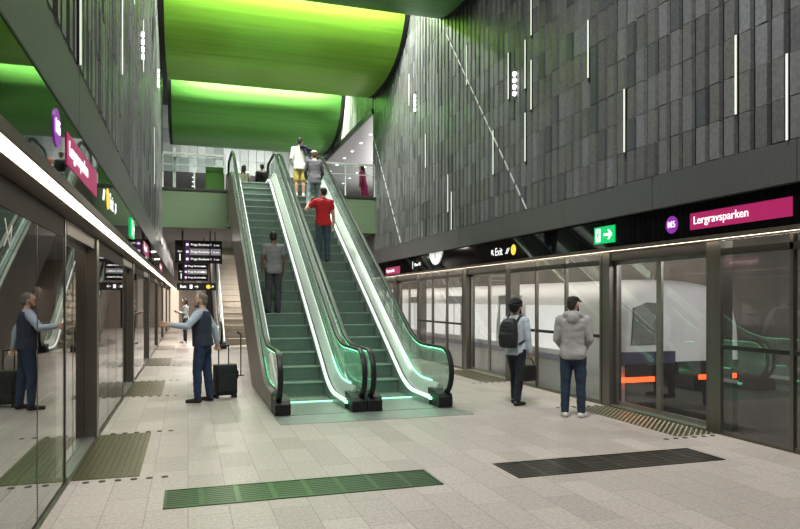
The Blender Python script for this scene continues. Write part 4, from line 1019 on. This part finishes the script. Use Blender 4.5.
# 6 — person with a pale hat
def hat(MH, MU, J):
    m_ = MB(); M3 = MH.to_3x3().to_4x4(); m_.ell(MH @ Vector((0,-.01,1.715)), (.088,.105,.062), M3); m_.ell(MH @ Vector((0,.0,1.700)), (.130,.140,.014), M3); return m_, (.50,.42,.28), None
person((3.36,18.50,standz(18.50)), R(-4), 'person in a grey jacket and pale straw hat on the right escalator', 1.64, lean=6, head=(-12,4), topcol=(.095,.092,.105), top='jacket', larm=(vdir(-.25,.15,-1),vdir(.1,.7,-.6)), rarm=(vdir(.22,.15,-1),vdir(-.1,.6,-.7)), lleg=(vdir(-.22,-.10,-1),vdir(-.10,-.35,-1)), rleg=(vdir(.03,.10,-1),vdir(.0,-.05,-1)), trous=(.14,.18,.20), shoe=(.02,.02,.02), hair=(.10,.075,.05), extra=[('hat', hat)], vox=.010, hem=.74)
# 7-10 — people on the upper floor
person((2.03,26.,ZM), R(-20), 'woman with long brown hair and white top at the top of the left escalator', 1.66, topcol=(.72,.68,.64), sleeve=.4, trous=(.10,.09,.09), hair=(.035,.018,.012), hairstyle='long', female=True, vox=.013, skin='tan')
def bun(MH, MU, J):
    m_ = MB(); M3 = MH.to_3x3().to_4x4(); m_.ell(MH @ Vector((0,0,1.71)), (.085,.105,.055), M3); m_.ell(MH @ Vector((0,.12,1.70)), (.06,.06,.010), M3); return m_, (.010,.010,.011), None
person((2.70,26.,ZM), R(10), 'person in black with a black cap at the top of the left escalator', 1.72, topcol=(.012,.012,.015), trous=(.012,.014,.02), hair=(.01,.01,.01), extra=[('cap', bun)], vox=.013)
person((3.17,26.7,ZM), R(30), 'person with reddish hair and pink top beside the one in black cap', 1.62, topcol=(.55,.30,.26), sleeve=.4, trous=(.12,.10,.10), hair=(.30,.07,.03), hairstyle='long', female=True, vox=.013)
person((6.42,24.9,ZM), R(60), 'woman in a bright pink outfit standing behind the right upper railing', 1.74, lean=8, topcol=(.75,.06,.28), trous=(.65,.06,.25), shoe=(.3,.05,.1), hair=(.02,.015,.012), hairstyle='long', female=True, vox=.013, hem=.76, rleg=(vdir(.05,-.3,-1),vdir(.02,-.4,-1)))
# 11 — man in a dark turban with backpack and bag
def turban(MH, MU, J):
    m_ = MB(); M3 = MH.to_3x3().to_4x4(); m_.ell(MH @ Vector((0,-.030,1.722)), (.106,.120,.092), M3); m_.ell(MH @ Vector((0,-.062,1.640)), (.094,.080,.095), M3)
    for tl, zc, r_ in ((.25,1.700,.100),(-.25,1.700,.100),(.1,1.735,.086)):        # wound folds
        ps = [MH @ Vector((r_*cos(q), -.034+(r_+.012)*sin(q), zc + tl*.14*cos(q) + .012*sin(q))) for q in (2*PI*i/18 for i in range(19))]
        for u, v in zip(ps, ps[1:]): m_.capsule(u, v, .020, .020, 8)
    return m_, (.008,.009,.014), None
t11, W11, J11, MU11 = person((4.95,9.55,0), R(-62), 'man in a dark turban and light blue shirt with a black backpack', 1.63, head=(-8,-3), topcol=(.50,.58,.66), rarm=(vdir(.14,.06,-1),vdir(.05,.22,-1)), larm=(vdir(-.12,.1,-1),vdir(.1,.35,-1)),
    lleg=(vdir(-.03,.26,-1),vdir(-.02,-.04,-1)), rleg=(vdir(.02,-.10,-1),vdir(.02,-.20,-1)), feet=(6,-10), trous=(.008,.011,.022), shoe=(.008,.008,.009), hair=(.01,.01,.01), hairstyle='none', beard=(.012,.010,.009), extra=[('turban', turban)], vox=.0075, skin='tan', top='collar', curl=(30,60))
def backpack():
    o = thing('backpack', W11(Vector((0,-.22,1.2))), 'black backpack worn by the man in the turban', 'backpack'); off = Vector(o.location)
    bm_ = mat('backpack_nylon', (.010,.011,.014), .65, 0, .25, 40, .2)
    def put(mb, nm, par, vox=.010, fold=.006):
        mb.v = [W11(MU11 @ p)-off for p in mb.v]; return remesh(mb, nm, bm_, par, vox, 3, fold, 12)
    m_ = MB()
    m_.loft([[Vector((k*.155*math.copysign(abs(cos(a))**.5,cos(a)), -.215+k*.085*math.copysign(abs(sin(a))**.5,sin(a))-q, z)) for a in (2*PI*i/24 for i in range(24))] for z, k, q in ((.965,.75,.0),(.99,1.0,.01),(1.12,1.06,.02),(1.28,1.0,.01),(1.40,.86,-.01),(1.45,.6,-.03),(1.46,.3,-.03))])
    put(m_, 'bag', o)
    m_ = MB(); m_.loft([[Vector((.115*math.copysign(abs(cos(a))**.5,cos(a)), -.315+k*.035*math.copysign(abs(sin(a))**.5,sin(a)), z)) for a in (2*PI*i/24 for i in range(24))] for z, k in ((1.0,.8),(1.03,1.),(1.18,1.),(1.22,.6))]); put(m_, 'front_pocket', o)
    for sg in (-1,1):
        m_ = MB(); pts = [Vector((sg*.10,-.14,1.40)),Vector((sg*.12,-.05,1.50)),Vector((sg*.13,.08,1.45)),Vector((sg*.15,.135,1.30)),Vector((sg*.17,.08,1.12)),Vector((sg*.15,-.12,1.03))]
        for a, b in zip(pts, pts[1:]): m_.capsule(a, b, .022, .022)
        put(m_, 'strap', o, .008, 0)
backpack()
def handbag():
    wr = W11(J11['r']['wr'] + J11['r']['fd']*.13); z1 = wr.z - .09
    o = thing('shoulder_bag', (wr.x-.10, wr.y-.07, z1-.22), 'black bag hanging from the hand of the man in the turban', 'bag', None, R(20)); bm_ = mat('bag_black', (.007,.007,.008), .5, 0, .2, 30, .2)
    MB().loft([[Vector((k*.155*math.copysign(abs(cos(a))**.4,cos(a)), k*.065*math.copysign(abs(sin(a))**.5,sin(a)), z)) for a in (2*PI*i/24 for i in range(24))] for z, k in ((0,.85),(.02,1.0),(.18,.97),(.235,.9),(.245,.7))]).build('bag', bm_, o, local=True)
    m_ = MB(); pts = [Vector((.13*cos(R(a)), 0, .22+.135*sin(R(a)))) for a in range(0,181,15)]
    for a, b in zip(pts, pts[1:]): m_.capsule(a, b, .009, .009, 8)
    m_.build('handles', bm_, o, local=True)
handbag()
# 12 — man in grey hoodie
def cap(MH, MU, J):
    m_ = MB(); M3 = MH.to_3x3().to_4x4(); m_.ell(MH @ Vector((0,-.004,1.715)), (.087,.104,.052), M3)
    m_.capsule(MH @ Vector((-.04,.085,1.700)), MH @ Vector((-.03,.165,1.690)), .012, .010); m_.capsule(MH @ Vector((.04,.085,1.700)), MH @ Vector((.03,.165,1.690)), .012, .010); m_.capsule(MH @ Vector((0,.085,1.703)), MH @ Vector((0,.18,1.690)), .014, .010)
    return m_, (.014,.012,.011), None
person((5.17,8.26,0), R(-34), 'man in a light grey hoodie, jeans and white trainers, back turned', 1.68, head=(-32,-2), top='hoodie', topcol=(.36,.36,.355), sleeve=1., larm=(vdir(-.17,.06,-1),vdir(.38,.60,-.62)), rarm=(vdir(.17,.02,-1),vdir(-.32,.66,-.62)),
    lleg=(vdir(-.05,.02,-1),vdir(-.02,-.02,-1)), rleg=(vdir(.05,.03,-1),vdir(.02,-.04,-1)), feet=(14,-22), trous=(.018,.036,.066), shoe=(.66,.65,.62), hair=(.022,.014,.010), beard=(.03,.02,.015), extra=[('cap', cap)], vox=.0075, hem=.84, topinfl=.026)

# ------------------------------------------------------------------ lights
def area(name, loc, rot, sx, sy, energy, col=(1,1,1)):
    l = bpy.data.lights.new(name, 'AREA'); l.shape = 'RECTANGLE'; l.size = sx; l.size_y = sy; l.energy = energy; l.color = col
    o = bpy.data.objects.new(name, l); COL.objects.link(o); o.location = loc; o.rotation_euler = rot
    return o
# lamps in the roof slots between the vaults, and added fill lights
area('hall_fill', (1.6, 4.8, 10.9), (0,0,0), 3, 3.5, 1150, (1,.98,.95))  # added fill in front of the vaults, brightens the platform
area('slot_lamp_first', (2.6, 17.45, 9.85), (R(60),0,0), 6.3, .25, 70, (1,1,.85))
area('slot_lamp_first_high', (2.6, 17.0, 10.9), (R(60),0,0), 6.3, .4, 1100, (1,1,.88))
area('slot_lamp_second', (2.6, 25.75, 10.45), (R(50),0,0), 5.4, .25, 1250, (.95,1,.8))
area('steps_fill', (2.6, 17.3, 9.8), (R(-20),0,0), 6, .35, 650, (1,1,1))  # added fill, brightens the escalator steps and decks
area('concourse_lamp', (3, 40, 7.9), (0,0,0), 10, 8, 500, (1,.98,.95))
area('concourse_lamp_wall', (2.6, 33.6, 7.6), (R(130),0,0), 6, .6, 160, (1,1,.98))
area('soffit_fill', (10.3, 30, 5.4), (R(180),0,0), 2, 12, 1000, (1,.98,.97))  # unseen fill added to brighten the soffit from below
for yy in (26.5, 33, 39): area('under_floor_fill', (.1, yy, 3.88), (0,0,0), .2, .2, 130, (1,.93,.85))  # added fills for the space below the upper floor
area('far_steps_fill', (1.46, 25.6, 3.85), (0,0,0), .5, .5, 260, (1,.90,.78))  # warm fill added for the far escalator steps
area('train_side_fill', (6.65, 24, 3.05), (0,0,0), .3, 30, 330, (1,.93,.84))  # fill added to light the side of the train
area('train_end_fill', (8.3, 6.4, 3.05), (R(35),0,0), 1.5, 2.0, 140, (1,.98,.97))  # fill added to whiten the train end
area('tunnel_wall_fill', (9.2, 26, 3.1), (0,R(-40),0), .3, 30, 240, (1,.9,.78))  # fill added to wash the tunnel wall beyond the train
wd = bpy.data.worlds.new('world'); SC.world = wd; wd.use_nodes = True
wd.node_tree.nodes['Background'].inputs[0].default_value = (.5,.55,.5,1); wd.node_tree.nodes['Background'].inputs[1].default_value = .0

# ------------------------------------------------------------------ camera and view
cam = bpy.data.cameras.new('camera'); co = bpy.data.objects.new('camera', cam); COL.objects.link(co)
co.location = (0,0,1.65); co.rotation_euler = (R(90), 0, -math.atan(212/670))
cam.sensor_width = 36; cam.lens = 36*670/800; cam.shift_y = 35.5/800; cam.clip_end = 200; cam.clip_start = .05
SC.camera = co
SC.view_settings.view_transform = 'Standard'; SC.view_settings.look = 'None'; SC.view_settings.gamma = 1; SC.view_settings.use_curve_mapping = False
SC.view_settings.exposure = 0.
c = SC.cycles
c.max_bounces = 10; c.diffuse_bounces = 4; c.glossy_bounces = 5; c.transparent_max_bounces = 24; c.transmission_bounces = 6
c.sample_clamp_indirect = 6; c.caustics_reflective = False; c.caustics_refractive = False
